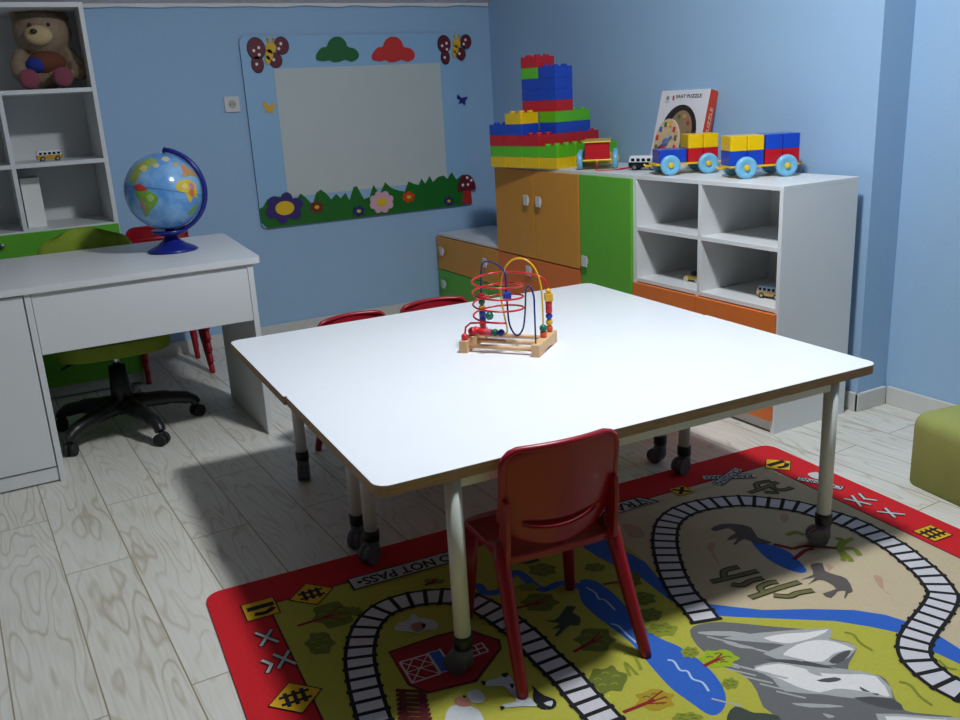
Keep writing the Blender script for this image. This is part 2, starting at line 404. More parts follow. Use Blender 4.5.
# ------------------------------------------------------------------ cabinets along the right wall
FX = 2.577; BX = 2.985; T = .018
def carcass(root, y0, y1, z1, shelves=(), mids=(), kick=.05, back=True, top_over=0):
    bb = NB()
    box(bb, FX, BX, y0, y0 + T, 0, z1 - T); box(bb, FX, BX, y1 - T, y1, 0, z1 - T)
    box(bb, FX, BX, y0, y1, z1 - T, z1)
    box(bb, FX + .008, BX, y0 + T, y1 - T, kick, kick + T)
    box(bb, FX + .012, FX + .03, y0 + T, y1 - T, .004, kick)
    if back: box(bb, BX - .008, BX - .001, y0 + T, y1 - T, kick + T, z1 - T)
    for z in shelves: box(bb, FX + .002, BX - .008, y0 + T, y1 - T, z - T, z)
    for (y, za, zb) in mids: box(bb, FX + .001, BX - .008, y - T / 2, y + T / 2, za, zb)
    obj('carcass', bb, WHITE, root, bev=.0012, bseg=1)
def front(root, name, y0, y1, z0, z1, m, handles=(), label=None):
    bb = NB(); box(bb, FX - .016, FX - .0005, y0, y1, z0, z1)
    o = obj(name, bb, m, root, bev=.0015, bseg=1, label=label)
    for (hy, hz) in handles:
        h = NB(); box(h, FX - .038, FX - .031, hy - .021, hy + .021, hz - .027, hz + .027)
        box(h, FX - .032, FX - .016, hy - .006, hy + .006, hz - .014, hz + .014)
        obj('handle', h, mat('handle_satin_grey', (206, 210, 212), .4), o, bev=.0015)
g = 'row of storage units against the right wall'
c1 = thing('drawer_cabinet', 'low white cabinet with ochre and green fronts in the far corner', 'cabinet')
carcass(c1, 4.428, 5.22, .506)
front(c1, 'drawer', 4.432, 5.216, .275, .484, OCHRE, [(5.12, .40), (4.56, .40)], 'ochre drawer front')
front(c1, 'drawer', 4.432, 5.216, .056, .269, GREEN, [(5.12, .185), (4.56, .185)], 'green drawer front')
c2 = thing('cupboard', 'tall white cupboard with two ochre upper doors and orange lower doors', 'cabinet')
carcass(c2, 3.616, 4.427, .97, shelves=(.484,), mids=((4.02, .07, .466), (4.02, .484, .952)))
front(c2, 'upper_door', 4.024, 4.423, .490, .954, OCHRE, [(4.075, .80)])
front(c2, 'upper_door', 3.620, 4.018, .490, .954, OCHRE, [(3.955, .80)])
front(c2, 'lower_door', 4.024, 4.423, .056, .482, ORANGE, [(4.075, .42)])
front(c2, 'lower_door', 3.620, 4.018, .056, .482, ORANGE, [(3.955, .30)])
c3 = thing('locker', 'tall narrow white cupboard with one long bright green door', 'cabinet')
carcass(c3, 3.212, 3.615, .97)
front(c3, 'door', 3.216, 3.611, .056, .954, GREEN, [(3.555, .54)])
c4 = thing('open_shelf_unit', 'white shelf unit with four open cubbies above orange doors nearest the rug', 'shelf')
carcass(c4, 2.350, 3.211, .97, shelves=(.742, .508), mids=((2.80, .07, .49), (2.79, .508, .724), (2.79, .742, .952)))
front(c4, 'door', 2.795, 3.205, .056, .488, ORANGE)
front(c4, 'door', 2.357, 2.789, .056, .488, ORANGE)

# ------------------------------------------------------------------ bookcase on the left
LY = 4.776; LB = 5.215
bc = thing('bookcase', 'tall white bookcase with open cubbies above green doors behind the desk', 'bookcase')
bb = NB(); t = .02
X0, X1 = -.63, .6
box(bb, X0, X0 + t, LY, LB, 0, 1.86); box(bb, X1 - t, X1, LY, LB, 0, 1.86)
box(bb, X0 + t, X1 - t, LY, LB, 1.838, 1.86)
for z in (.842, 1.152, 1.482): box(bb, X0 + t, X1 - t, LY + .001, LB - .01, z - t, z)
box(bb, X0 + t, X1 - t, LB - .01, LB - .002, .06, 1.838)
box(bb, X0 + t, X1 - t, LY + .004, LB - .01, .06, .08); box(bb, X0 + t, X1 - t, LY + .012, LY + .03, .006, .06)
for x in (.172, -.23):
    box(bb, x, x + t, LY + .002, LB - .01, .842, 1.132); box(bb, x, x + t, LY + .002, LB - .01, 1.152, 1.462)
box(bb, -.03, -.01, LY + .002, LB - .01, 1.482, 1.838)
obj('carcass', bb, WHITE, bc, bev=.0012, bseg=1)
for (a, c_) in ((X0 + .004, -.018), (-.012, X1 - .004)):
    bb = NB(); box(bb, a, c_, LY - .017, LY - .001, .065, .835); d = obj('door', bb, GREEN, bc, bev=.0015, bseg=1)
    k = NB(); kx = -.075 if c_ < 0.1 else .07
    lathe(k, [(0, -.004), (.006, -.004), (.006, .012), (.011, .014), (.011, .02), (0, .022)], 16)
    obj('knob', k, CHROME, d, loc=(kx, LY - .017, .79), rot=(PI / 2, 0, 0))

# teddy bear
def plush(name, parts_, m, parent, res=.009, label=None):
    bb = NB()
    for (c, r, s) in parts_: ball(bb, c, r, s, seg=24, rings=16)
    o = obj(name, bb, m, parent, recalc=False, label=label)
    rm = o.modifiers.new('remesh', 'REMESH'); rm.mode = 'VOXEL'; rm.voxel_size = res; rm.use_smooth_shade = True
    sm = o.modifiers.new('smooth', 'SMOOTH'); sm.factor = .6; sm.iterations = 6
    return o
FUR = mat('bear_fur', (146, 126, 104), .95, bump=1., bscale=160, var=.2, vscale=60)
FURL = mat('bear_cream_fur', (196, 172, 128), .95, bump=1., bscale=160, var=.1, vscale=60)
PAD = mat('bear_pink_pad', (132, 66, 80), .9, bump=.6, bscale=150, var=.15, vscale=50)
bear = thing('teddy_bear', 'brown plush teddy bear sitting in the top cubby of the bookcase', 'teddy bear', (.418, 4.985, 1.482), 0, None, 1.08)
plush('body', [((0, 0, .09), .085, (1.05, .9, 1.05)), ((.006, -.01, .24), .112, (1.08, .88, .90)), ((-.085, .0, .312), .032, (1, .6, 1)), ((.095, .0, .305), .032, (1, .6, 1)),
               ((-.105, -.03, .125), .042, (.8, .9, 1.2)), ((-.115, -.05, .09), .042, (.9, 1, 1.2)), ((.105, -.03, .125), .042, (.8, .9, 1.2)), ((.125, -.05, .085), .044, (.9, 1, 1.25)),
               ((-.085, -.09, .042), .042, (1, 1.4, 1)), ((.05, -.09, .045), .042, (1, 1.4, 1))], FUR, bear)
plush('muzzle', [((-.018, -.110, .225), .050, (1.15, .7, .85))], FURL, bear, .006)
bb = NB(); ball(bb, (-.038, -.150, .238), .012, (1.2, .7, .9)); obj('nose', bb, mat('bear_nose', (40, 26, 22), .4), bear)
for x in (-.045, .028):
    bb = NB(); ball(bb, (x, -.101, .268), .008); obj('eye', bb, BLACK, bear)
bb = NB(); ball(bb, (-.0, -.055, .115), .068, (1.15, .62, .75)); obj('shirt', bb, mat('bear_brown_shirt', (108, 60, 40), .9), bear)
bb = NB(); ball(bb, (-.045, -.07, .105), .04, (1.1, .8, .85)); obj('shirt_pocket', bb, mat('bear_blue_patch', (32, 52, 140), .9), bear)
for x, z in ((-.088, .046), (.048, .05)):
    bb = NB(); ball(bb, (x, -.146, z), .041, (1, .3, 1)); obj('foot_pad', bb, PAD, bear)

# upright box and card on lower shelf
b = NB()
box(b, -.042, .042, -.09, .09, 0, .006); box(b, -.042, -.038, -.09, .09, .006, .236); box(b, .038, .042, -.09, .09, .006, .236)
box(b, -.038, .038, -.09, -.086, .006, .236); box(b, -.038, .038, .086, .09, .006, .236)
o = obj('file_box', b, mat('white_card', (232, 232, 226), .6)); o.location = (.246, 5.02, .842)
tag(o, 'narrow white upright box standing in the lower cubby of the bookcase', 'box')

# ------------------------------------------------------------------ toy vehicles
GLASSK = mat('toy_window_dark', (24, 26, 30), .15)
def minibus(label, loc, rotz, lower, upper, L_=.115, roof=None):
    r = thing('toy_minibus', label, 'toy car', loc, rotz, 'small die cast toy cars on the shelves')
    W = .044; H = .048
    bb = NB(); 
    prism(bb, [(-L_ / 2 + .002, .010), (L_ / 2 - .004, .010), (L_ / 2, .014), (L_ / 2 + .001, .028), (-L_ / 2 - .001, .028), (-L_ / 2, .014)], -W / 2, W / 2, fn=lambda x, z, y: Vector((x, y, z)))
    obj('body', bb, mat(*lower), r, bev=.003)
    bb = NB()
    prism(bb, [(-L_ / 2 - .001, .0285), (L_ / 2 + .001, .0285), (L_ / 2 - .006, .044), (L_ / 2 - .014, .051), (-L_ / 2 + .008, .051), (-L_ / 2 + .002, .046)], -W / 2 + .001, W / 2 - .001, fn=lambda x, z, y: Vector((x, y, z)))
    up = obj('roof', bb, mat(*upper), r, bev=.004)
    for s_ in (-1, 1):
        for k in range(5):
            x = -L_ / 2 + .011 + k * (L_ - .034) / 4
            bb = NB(); box(bb, x, x + .013, s_ * (W / 2 - .001) - .0006, s_ * (W / 2 - .001) + .0006, .032, .0425); obj('window', bb, GLASSK, up)
    bb = NB(); box(bb, L_ / 2 - .0035, L_ / 2 - .0015, -.016, .016, .032, .042); obj('windscreen', bb, GLASSK, up)
    for x in (-L_ * .29, L_ * .29):
        for s_ in (-1, 1):
            bb = NB(); cyl(bb, (x, s_ * (W / 2 - .008), .0115), (x, s_ * (W / 2 + .001), .0115), .0115, seg=18); w = obj('wheel', bb, RUBBER, r)
            bb = NB(); cyl(bb, (x, s_ * (W / 2 + .001), .0115), (x, s_ * (W / 2 + .002), .0115), .0062, seg=14); obj('hubcap', bb, CHROME, w)
    return r
YB = ('minibus_ochre', (206, 156, 40), .25); WB = ('minibus_white', (226, 228, 230), .25); KB = ('minibus_black', (24, 28, 32), .25); GB = ('minibus_gold', (206, 166, 92), .25); LBc = ('minibus_pale_blue', (176, 198, 214), .25)
minibus('yellow and white toy minibus in the middle cubby of the bookcase', (.352, 4.91, 1.152), math.radians(4), YB, WB)
minibus('black and white toy minibus on the cabinet top beside the blue wheeled wagon', (2.765, 3.36, .97), math.radians(118 + 180), KB, WB, .115).scale = (1.3, 1.3, 1.3)
minibus('tan toy minibus with a pale blue roof in the lower right cubby', (2.70, 2.50, .508), math.radians(100), GB, LBc)
# beetle shaped car
bt = thing('toy_car', 'gold rounded toy car in the lower left cubby by the divider', 'toy car', (2.70, 2.945, .508), math.radians(98), 'small die cast toy cars on the shelves')
bb = NB(); ball(bb, (0, 0, .018), .05, (1.05, .42, .26)); ball(bb, (-.004, 0, .026), .03, (1.0, .58, .72))
for x in (-.032, .032):
    for s_ in (-1, 1): ball(bb, (x, s_ * .018, .015), .014, (1.05, .4, .9))
GC = mat('car_gold', (204, 170, 70), .25)
obj('body', bb, GC, bt)
bb = NB(); ball(bb, (-.004, 0, .031), .0275, (1.03, .64, .62)); obj('window', bb, GLASSK, bt)
for x in (-.032, .032):
    for s_ in (-1, 1):
        bb = NB(); cyl(bb, (x, s_ * .014, .0105), (x, s_ * .0245, .0105), .0105, seg=18); w = obj('wheel', bb, mat('whitewall', (214, 210, 200), .5), bt)
        bb = NB(); cyl(bb, (x, s_ * .0245, .0105), (x, s_ * .0252, .0105), .0055, seg=14); obj('hubcap', bb, CHROME, w)
minibus('tiny dark toy minibus on the low corner cabinet against the ochre door', (2.66, 4.475, .506), math.radians(90), KB, KB, .07)

# ------------------------------------------------------------------ interlocking bricks
BP = .0645; BHt = .0555; BO = Vector((2.575, 3.81, .97)); BA = math.radians(11)
ua = Vector((-math.sin(BA), math.cos(BA), 0)); ub = Vector((math.cos(BA), math.sin(BA), 0))
brick_cache = {}
def brick(a0, a1, b0, b1, layer, m, label):
    key = (a1 - a0, b1 - b0, m.name)
    na, nb = a1 - a0, b1 - b0
    if key not in brick_cache:
        bb = NB(); g_ = .0008
        prism(bb, rounded(nb * BP - 2 * g_, na * BP - 2 * g_, .006, 3, nb * BP / 2, na * BP / 2), 0, BHt - .0006)
        body = obj('brick', bb, m, bev=.0015)
        st = []
        for i in range(na):
            for j in range(nb):
                s_ = NB(); cyl(s_, ((j + .5) * BP, (i + .5) * BP, BHt - .002), ((j + .5) * BP, (i + .5) * BP, BHt + .010), .0165, .0158, seg=16)
                st.append(obj('stud', s_, m, body))
        brick_cache[key] = (body, True)
        o = body
    else:
        src = brick_cache[key][0]
        o = src.copy(); COL.objects.link(o)
        for ch in list(src.children):
            c_ = ch.copy(); COL.objects.link(c_); c_.parent = o
    o.name = 'toy_brick'
    o.location = BO + ua * (a0 * BP) + ub * (b0 * BP) + Vector((0, 0, layer * BHt)); o.rotation_euler = (0, 0, BA)
    tag(o, label, 'toy brick', 'interlocking bricks of the stepped tower')
Y, G, R_, B_ = B_YEL, B_GRN, B_RED, B_BLUE
for k, w in ((0, 'at the corner nearest the camera'), (2, 'second from the near corner'), (4, 'third from the near corner'), (6, 'at the far left end')):
    brick(k, k + 2, 0, 2, 0, Y, 'yellow bottom layer brick of the tower, ' + w)
    brick(k, k + 2, 0, 2, 1, G, 'green second layer brick of the tower, ' + w)
for k, k2, w in ((2, 4, 'next to the near corner on the right side'), (4, 7, 'at the wall end')):
    brick(0, 4, k, k2, 0, Y, 'yellow bottom layer brick of the tower, ' + w)
    brick(0, 4, k, k2, 1, G, 'green second layer brick of the tower, ' + w)
for k, w in ((2, 'nearest'), (4, 'middle'), (6, 'far left')):
    brick(k, k + 2, 0, 2, 2, R_, 'red toy brick in the third layer, ' + w + ' of the left face')
brick(2, 6, 2, 4, 2, R_, 'red toy brick set back in the third layer')
brick(2, 4, 4, 7, 2, R_, 'red toy brick in the third layer at the wall end')
brick(4, 8, 0, 2, 3, B_, 'blue toy brick in the fourth layer at the far left')
brick(2, 4, 2, 6, 3, B_, 'blue toy brick in the fourth layer on the right')
brick(4, 6, 0, 2, 4, Y, 'yellow toy brick in the fifth layer, topmost yellow one')
brick(2, 4, 2, 6, 4, G, 'green toy brick in the fifth layer beside the topmost yellow one')
brick(2, 6, 2, 4, 5, R_, 'red toy brick at the foot of the narrow upper tower')
brick(2, 6, 2, 4, 6, B_, 'blue toy brick, lower of the two long ones in the upper tower')
brick(2, 6, 2, 4, 7, B_, 'blue toy brick, upper of the two long ones in the upper tower')
brick(4, 6, 2, 4, 8, G, 'small green toy brick just under the topmost red one')
brick(2, 4, 2, 4, 8, B_, 'small blue toy brick beside the topmost green one')
brick(4, 6, 2, 4, 9, R_, 'red toy brick at the very top of the tower')

# ------------------------------------------------------------------ wheeled wagons
def wagon(label, loc, rotz, L_=.285, W=.125, wheels=True):
    r = thing('toy_wagon', label, 'toy wagon', loc, rotz, 'wheeled toy wagons on the cabinet top')
    bb = NB(); box(bb, -L_ / 2, L_ / 2, -W / 2, W / 2, .042, .050)
    obj('chassis', bb, B_YEL, r, bev=.002)
    for sx, nm in ((-1, 0), (1, 0)):
        bb = NB(); x = sx * L_ / 2
        tube(bb, [(x, 0, .040), (x + sx * .03, 0, .040), (x + sx * .036, 0, .048)], .005); obj('hook', bb, B_YEL, r)
        bb = NB(); tube(bb, [(sx * .083, -W / 2 + .005, .0435), (sx * .083, W / 2 - .005, .0435)], .006); obj('axle', bb, BLACK, r)
    for sx in (-1, 1):
        for s_ in (-1, 1):
            bb = NB(); lathe(bb, [(0, -.014), (.036, -.014), (.0425, -.009), (.0435, 0), (.0425, .009), (.036, .013), (.028, .0135), (.022, .009), (0, .009)], 32)
            w = obj('wheel', bb, B_LBLUE, r, loc=(sx * .083, s_ * (W / 2 + .016), .0435), rot=(-s_ * PI / 2, 0, 0))
            bb = NB(); lathe(bb, [(0, .008), (.012, .008), (.0115, .015), (.008, .018), (0, .018)], 16)
            obj('hubcap', bb, B_YEL, w)
    return r
def block(label, wroot_loc, rotz, x0, x1, z, m, W=.118, h=.058):
    bb = NB(); n = max(1, round((x1 - x0) / .085))
    w = (x1 - x0) / n
    for k in range(n):
        prism(bb, rounded(w - .0012, W, .007, 3, x0 + (k + .5) * w, 0), 0, h - .0005)
    c_ = (x0 + x1) / 2
    o = obj('toy_brick', bb, m, bev=.003)
    o.location = Vector(wroot_loc) + Vector((0, 0, z)); o.rotation_euler = (0, 0, rotz)
    tag(o, label, 'toy brick', 'bricks riding on the wheeled wagons')
Z0 = .97
ra = math.radians(-25)
ca = Vector((math.cos(ra), math.sin(ra), 0)); cn = Vector((-math.sin(ra), math.cos(ra), 0))
w1c = Vector((2.715, 3.005, Z0)) + cn * .081
w2c = Vector((2.777, 2.625, Z0)) + cn * .081
wagon('yellow toy wagon with light blue wheels in front of the puzzle box', w1c, ra)
wagon('yellow toy wagon with light blue wheels nearest the end of the cabinet top', w2c, ra)
block('blue block lying alone at the left end of the middle wagon', w1c, ra, -.128, -.004, .0505, B_BLUE)
block('red block on the middle wagon beneath a yellow one', w1c, ra, .0, .136, .0505, B_RED)
block('yellow block stacked on the red one of the middle wagon', w1c, ra, .0, .136, .109, B_YEL)
block('blue block at the lower left of the end wagon', w2c, ra, -.142, -.002, .0505, B_BLUE)
block('red block at the lower right of the end wagon', w2c, ra, .002, .145, .0505, B_RED)
block('yellow block on the upper left of the end wagon', w2c, ra, -.142, -.002, .109, B_YEL)
block('blue block on the upper right of the end wagon', w2c, ra, .002, .145, .109, B_BLUE)
# the third wagon seen end-on
r3 = math.radians(52)
w3c = Vector((2.735, 3.69, Z0))
W3 = wagon('yellow toy wagon seen end on between the brick tower and black minibus', w3c, r3, L_=.28, W=.140)
block('red block on the wagon seen end on beside the brick tower', w3c, r3, -.135, .135, .0505, B_RED, h=.078)
b = NB(); box(b, -.145, .145, -.066, .066, 0, .006); o = obj('toy_plate', b, B_YEL, bev=.0015); o.location = w3c + Vector((0, 0, .129)); o.rotation_euler = (0, 0, r3)
tag(o, 'thin yellow plate on top of the red block beside the brick tower', 'toy plate')
fx, fy = math.cos(r3), math.sin(r3)
p0 = w3c + Vector((-.186 * fx, -.186 * fy, .045))
b = NB(); tube(b, smooth_path([p0, p0 + Vector((-.004, -.006, -.02)), Vector((p0.x - .004, p0.y - .008, Z0 + .004)), (2.70, 3.475, Z0 + .003), (2.78, 3.49, Z0 + .003), (2.84, 3.46, Z0 + .003), (2.87, 3.49, Z0 + .003), (2.80, 3.515, Z0 + .003), (2.73, 3.508, Z0 + .003)], 6), .0028, 6)
tag(obj('pull_string', b, B_RED), 'red pull string lying on the cabinet top in front of the brick wagon', 'string')

# ------------------------------------------------------------------ puzzle box and clock puzzle
LEAN = math.radians(14)
pbx = thing('puzzle_box', 'white puzzle carton with dark oval window and orange side leaning on the wall', 'box', (2.915, 3.355, .9705), 0)
pbx.rotation_euler = (0, LEAN, 0)
# local: front face is -X, width along Y, height Z
bw, bh, bd = .335, .36, .05
CARD = mat('box_white_card', (228, 226, 230), .4); CORG = mat('box_orange', (206, 66, 34), .4)
bb = NB()
box(bb, 0, bd, -bw / 2, bw / 2, .0, bh)
bb.faces.ensure_lookup_table()
for f in bb.faces:
    n_ = f.normal; f.normal_update()
    if abs(f.normal.y) > .9: f.material_index = 1
obj('carton', bb, [CARD, CORG], pbx, bev=.001, bseg=1)
WIN = mat('box_window_film', (44, 38, 36), .12)
ov = [(.125 * math.cos(a * PI / 20),   .152 + .14 * math.sin(a * PI / 20)) for a in range(40)]
bb = NB(); prism(bb, ov, 0.0, .0015, fn=lambda y, z, x: Vector((-x, y, z))); wn = obj('window', bb, WIN, pbx)
bb = NB(); prism(bb, [(.083 * math.cos(a * PI / 20) - .012, .16 + .105 * math.sin(a * PI / 20)) for a in range(40)], .0015, .0025, fn=lambda y, z, x: Vector((-x, y, z)))
CW = wood_mat('clock_plywood', (196, 168, 128), (216, 190, 150), (1, 1, 1), .55, 20)
cf = obj('clock_face', bb, mat('clock_face_behind_film', (150, 124, 96), .4), wn)
cols = [(200, 60, 40), (60, 90, 170), (70, 120, 60), (220, 150, 60), (190, 50, 60), (110, 100, 60)]
for k in range(10):
    a = 2 * PI * k / 10; bb = NB()
    q = (-.012 + .062 * math.cos(a), .16 + .08 * math.sin(a))
    prism(bb, circ(q, .011, 8), .0025, .004, fn=lambda y, z, x: Vector((-x, y, z)))
    c_ = cols[k % 6]; obj('number_piece', bb, mat('piece_%d' % (k % 6), c_, .5), cf)
bb = NB(); prism(bb, [(-.02, .12), (.02, .12), (.012, .19), (-.012, .19)], .0025, .004, fn=lambda y, z, x: Vector((-x, y, z))); obj('clown_picture', bb, mat('pic_blue', (84, 112, 160), .5), cf)
bb = NB(); prism(bb, circ((0, .10), .026, 16), .0025, .0045, fn=lambda y, z, x: Vector((-x, y, z))); obj('red_shoe_picture', bb, mat('pic_red', (170, 34, 54), .5), cf)
INK = mat('printed_ink', (70, 64, 70), .6)
bb = NB(); text_into(bb, 'SAAT PUZZLE', .022, lambda x, y: Vector((-.0012, -x - .03, .33 + y)), 0, 1.3, True); obj('title_print', bb, INK, pbx, recalc=False)
bb = NB(); prism(bb, circ((.115, .325), .011, 10), .0, .001, fn=lambda y, z, x: Vector((-x, y, z))); prism(bb, [(.10, .305), (.13, .305), (.13, .308), (.10, .308)], 0, .001, fn=lambda y, z, x: Vector((-x, y, z))); obj('logo_print', bb, mat('print_olive', (130, 138, 112), .6), pbx)
bb = NB(); prism(bb, [(.066, .313), (.078, .313), (.082, .335), (.07, .335)], .0, .001, fn=lambda y, z, x: Vector((-x, y, z))); obj('mark_print', bb, mat('print_rust', (176, 70, 50), .6), pbx)
bb = NB(); text_into(bb, 'SAAT PUZZLE', .024, lambda x, y: Vector((.028 - y, -bw / 2 - .0012, .17 + x)), 0, 1.5, True); obj('side_print', bb, mat('print_pale', (236, 190, 170), .6), pbx, recalc=False)

cl = thing('clock_puzzle', 'small round wooden clock puzzle with coloured pieces leaning on the white puzzle box', 'clock puzzle', (2.845, 3.325, .9705), 0, None, 1.2)
cl.rotation_euler = (0, math.radians(11), 0)
bb = NB(); 
pl = [(.070 * math.cos(a), .098 + .092 * math.sin(a)) for a in [math.radians(-50 + 280 * k / 34) for k in range(35)]] + [(-.06, .0), (.06, .0)]
prism(bb, pl, 0, .009, fn=lambda y, z, x: Vector((x - .009, y, z))); obj('board', bb, CW, cl, bev=.0015)
for k in range(12):
    a = 2 * PI * k / 12 + .26; q = (.054 * math.cos(a), .1 + .07 * math.sin(a)); bb = NB()
    prism(bb, [(q[0] - .006, q[1] - .009), (q[0] + .006, q[1] - .009), (q[0] + .006, q[1] + .009), (q[0] - .006, q[1] + .009)], .009, .013, fn=lambda y, z, x: Vector((-x, y, z)))
    obj('number_piece', bb, mat('piece_%d' % (k % 6), cols[k % 6], .5), cl, bev=.001)
bb = NB(); tube(bb, [(-.013, .035, .075), (-.013, -.03, .122)], .005); ball(bb, (-.013, .0, .1), .016, (.3, 1, 1)); obj('hand', bb, mat('pic_blue', (84, 112, 160), .5), cl)
bb = NB(); ball(bb, (-.013, .01, .075), .016, (.3, 1, 1)); obj('red_piece', bb, mat('pic_red', (170, 34, 54), .5), cl)

# ------------------------------------------------------------------ desk
dk = thing('desk', 'white office desk with side pedestal and deep front panel', 'desk', (0, 0, 0))
DF = 3.615; DB = 4.47
bb = NB(); prism(bb, [(-.6, DF - .012), (.94, DF - .012)] + [(.94 + .03 * math.cos(a), DF + .018 + .03 * math.sin(a)) for a in [math.radians(-90 + 15 * k) for k in range(7)]] +
                 [(1.005 + .025 * math.cos(a), DB - .025 + .025 * math.sin(a)) for a in [math.radians(15 * k) for k in range(7)]] + [(-.6, DB)], .741, .765)
obj('desktop', bb, WHITE, dk, bev=.0015)
bb = NB(); box(bb, .912, .935, DF, 4.24, 0, .741); obj('side_panel', bb, WHITE, dk, bev=.0012, bseg=1)
bb = NB(); box(bb, .112, .912, DF + .004, DF + .022, .505, .738); obj('front_panel', bb, WHITE, dk, bev=.0012, bseg=1)
bb = NB(); box(bb, -.58, .088, DF + .02, 4.24, .012, .74); box(bb, .088, .11, DF, 4.24, .0, .741); box(bb, -.6, -.58, DF, 4.24, 0, .741); box(bb, -.58, .088, DF + .008, DF + .02, .006, .06)
obj('pedestal', bb, WHITE, dk, bev=.0012, bseg=1)
bb = NB(); box(bb, -.578, .083, DF + .001, DF + .019, .066, .735); obj('pedestal_door', bb, WHITE, dk, bev=.0012, bseg=1)

# globe
gl = thing('desk_globe', 'desktop world globe with navy blue arm and base on the white desk', 'globe', (.715, 4.08, .765))
NAVY = mat('navy_plastic', (26, 38, 128), .3)
bb = NB(); lathe(bb, [(0, 0), (.105, 0), (.108, .004), (.095, .014), (.06, .03), (.035, .05), (.022, .075), (.02, .10), (0, .10)], 40); obj('base', bb, NAVY, gl)
GC_ = Vector((-.0, .0, .258)); GR_ = .163
TIL = math.radians(23)
right = Vector((cy, sy, 0))                          # arm bends in the plane roughly square to the view
def gdir(a): return right * math.sin(a) + Vector((0, 0, 1)) * math.cos(a)
arc = [GC_ + gdir(a) * (GR_ + .013) for a in [math.radians(8 + 8 * k) for k in range(23)]]
bb = NB(); tube(bb, arc, .0105, 10, ry=.014); 
tube(bb, [arc[0], GC_ + gdir(math.radians(8)) * (GR_ - .002)], .006); obj('arm', bb, NAVY, gl)
bb = NB(); lathe(bb, [(0, .075), (.05, .072), (.075, .082), (.078, .094), (.05, .092), (0, .088)], 32); obj('cradle', bb, NAVY, gl)
bb = NB(); ball(bb, (0, 0, 0), GR_, seg=48, rings=32); sp = obj('sphere', bb, globe_mat(), gl, loc=GC_)
# continents as thin raised shapes projected on the sphere, outlined on the visible side
vd = (Vector((0, 0, 1.35)) - (Vector((.735, 4.10, .765)) + GC_)).normalized()
ex = Vector((0, 0, 1)).cross(vd).normalized(); ey = vd.cross(ex)
LAND = [(( -.78, .42), (-.62, .66), (-.40, .80), (-.15, .86), (-.05, .78), (-.20, .66), (-.30, .58), (-.50, .52), (-.62, .38), (-.66, .22), (-.74, .28)),
        ((-.66, .16), (-.50, .12), (-.34, .02), (-.16, -.12), (-.22, -.30), (-.40, -.46), (-.52, -.62), (-.58, -.50), (-.62, -.20), (-.70, .0)),
        ((.34, -.02), (.30, .10), (.40, .22), (.58, .26), (.74, .20), (.82, .02), (.78, -.22), (.70, -.18), (.60, -.34), (.52, -.10), (.42, -.06)),
        ((.46, .36), (.54, .42), (.50, .56), (.56, .68), (.68, .56), (.82, .42), (.86, .30), (.70, .34), (.60, .32)),
        ((.50, -.62), (.60, -.50), (.76, -.36), (.72, -.54), (.60, -.66)),
        ((.05, .82), (.16, .88), (.26, .80), (.16, .74)), ((-.96, -.1), (-.9, .1), (-.86, .3), (-.93, .22))]
LC = [((150, 168, 84), 'land_olive'), ((120, 170, 70), 'land_green'), ((216, 188, 66), 'land_yellow'), ((196, 148, 96), 'land_tan'), ((110, 160, 80), 'land_green2'), ((206, 196, 160), 'land_cream'), ((70, 120, 190), 'land_blue')]
def sphere_patch(poly, m, name, lift=1.004, n=22):
    bb = NB(); cx_ = sum(p[0] for p in poly) / len(poly); cz_ = sum(p[1] for p in poly) / len(poly)
    P_ = [(p.x, p.y) for p in smooth_path([Vector((x, y, 0)) for x, y in poly], 4, True)]
    rings = []
    for k in range(6):
        t_ = 1 - k / 6
        ring = []
        for (x, y) in P_:
            x_, y_ = cx_ + (x - cx_) * t_, cz_ + (y - cz_) * t_
            d2 = x_ * x_ + y_ * y_
            if d2 > .96: s_ = math.sqrt(.96 / d2); x_ *= s_; y_ *= s_; d2 = .96
            ring.append(bb.verts.new((ex * x_ + ey * y_ + vd * math.sqrt(1 - d2)) * GR_ * (lift if k else 1.0)))
        rings.append(ring)
    n_ = len(P_)
    for a_, c_ in zip(rings, rings[1:]):
        for i in range(n_):
            bb.faces.new([a_[i], a_[(i + 1) % n_], c_[(i + 1) % n_], c_[i]])
    bb.faces.new(rings[-1])
    return obj(name, bb, m, sp, sm=True)
for poly, (c_, nm) in zip(LAND, LC):
    sphere_patch(poly, mat(nm, c_, .25, var=.3, vscale=40), 'continent')
for poly, rgb_, nm in ((((-.52, .60), (-.40, .70), (-.30, .64), (-.40, .52)), (210, 196, 120), 'land_sand'), (((-.46, -.08), (-.32, -.04), (-.24, -.14), (-.36, -.24)), (170, 196, 96), 'land_lime'),
        (((-.60, -.20), (-.52, -.18), (-.50, -.48), (-.56, -.50)), (196, 120, 110), 'land_rose'), (((.44, .10), (.56, .18), (.60, .06), (.50, .0)), (226, 206, 110), 'land_straw'),
        (((.62, .14), (.74, .14), (.76, .02), (.66, .0)), (190, 130, 160), 'land_mauve'), (((.50, .48), (.56, .56), (.62, .50), (.56, .42)), (206, 130, 120), 'land_coral'),
        (((.30, .66), (.40, .72), (.46, .66), (.38, .60)), (200, 170, 110), 'land_wheat'), (((-.18, .66), (-.06, .72), (-.02, .64), (-.12, .60)), (196, 190, 150), 'land_pale')):
    sphere_patch(poly, mat(nm, rgb_, .25), 'country', 1.006)
bb = NB(); tube(bb, [(ex * math.cos(a) + vd * math.sin(a)) * (GR_ + .0004) + ey * 0 for a in [math.radians(6 * k) for k in range(31)]], .0009, 5); eq = obj('equator_line', bb, mat('equator_ink', (40, 70, 120), .4), sp); eq.rotation_euler = (0, .22, 0)
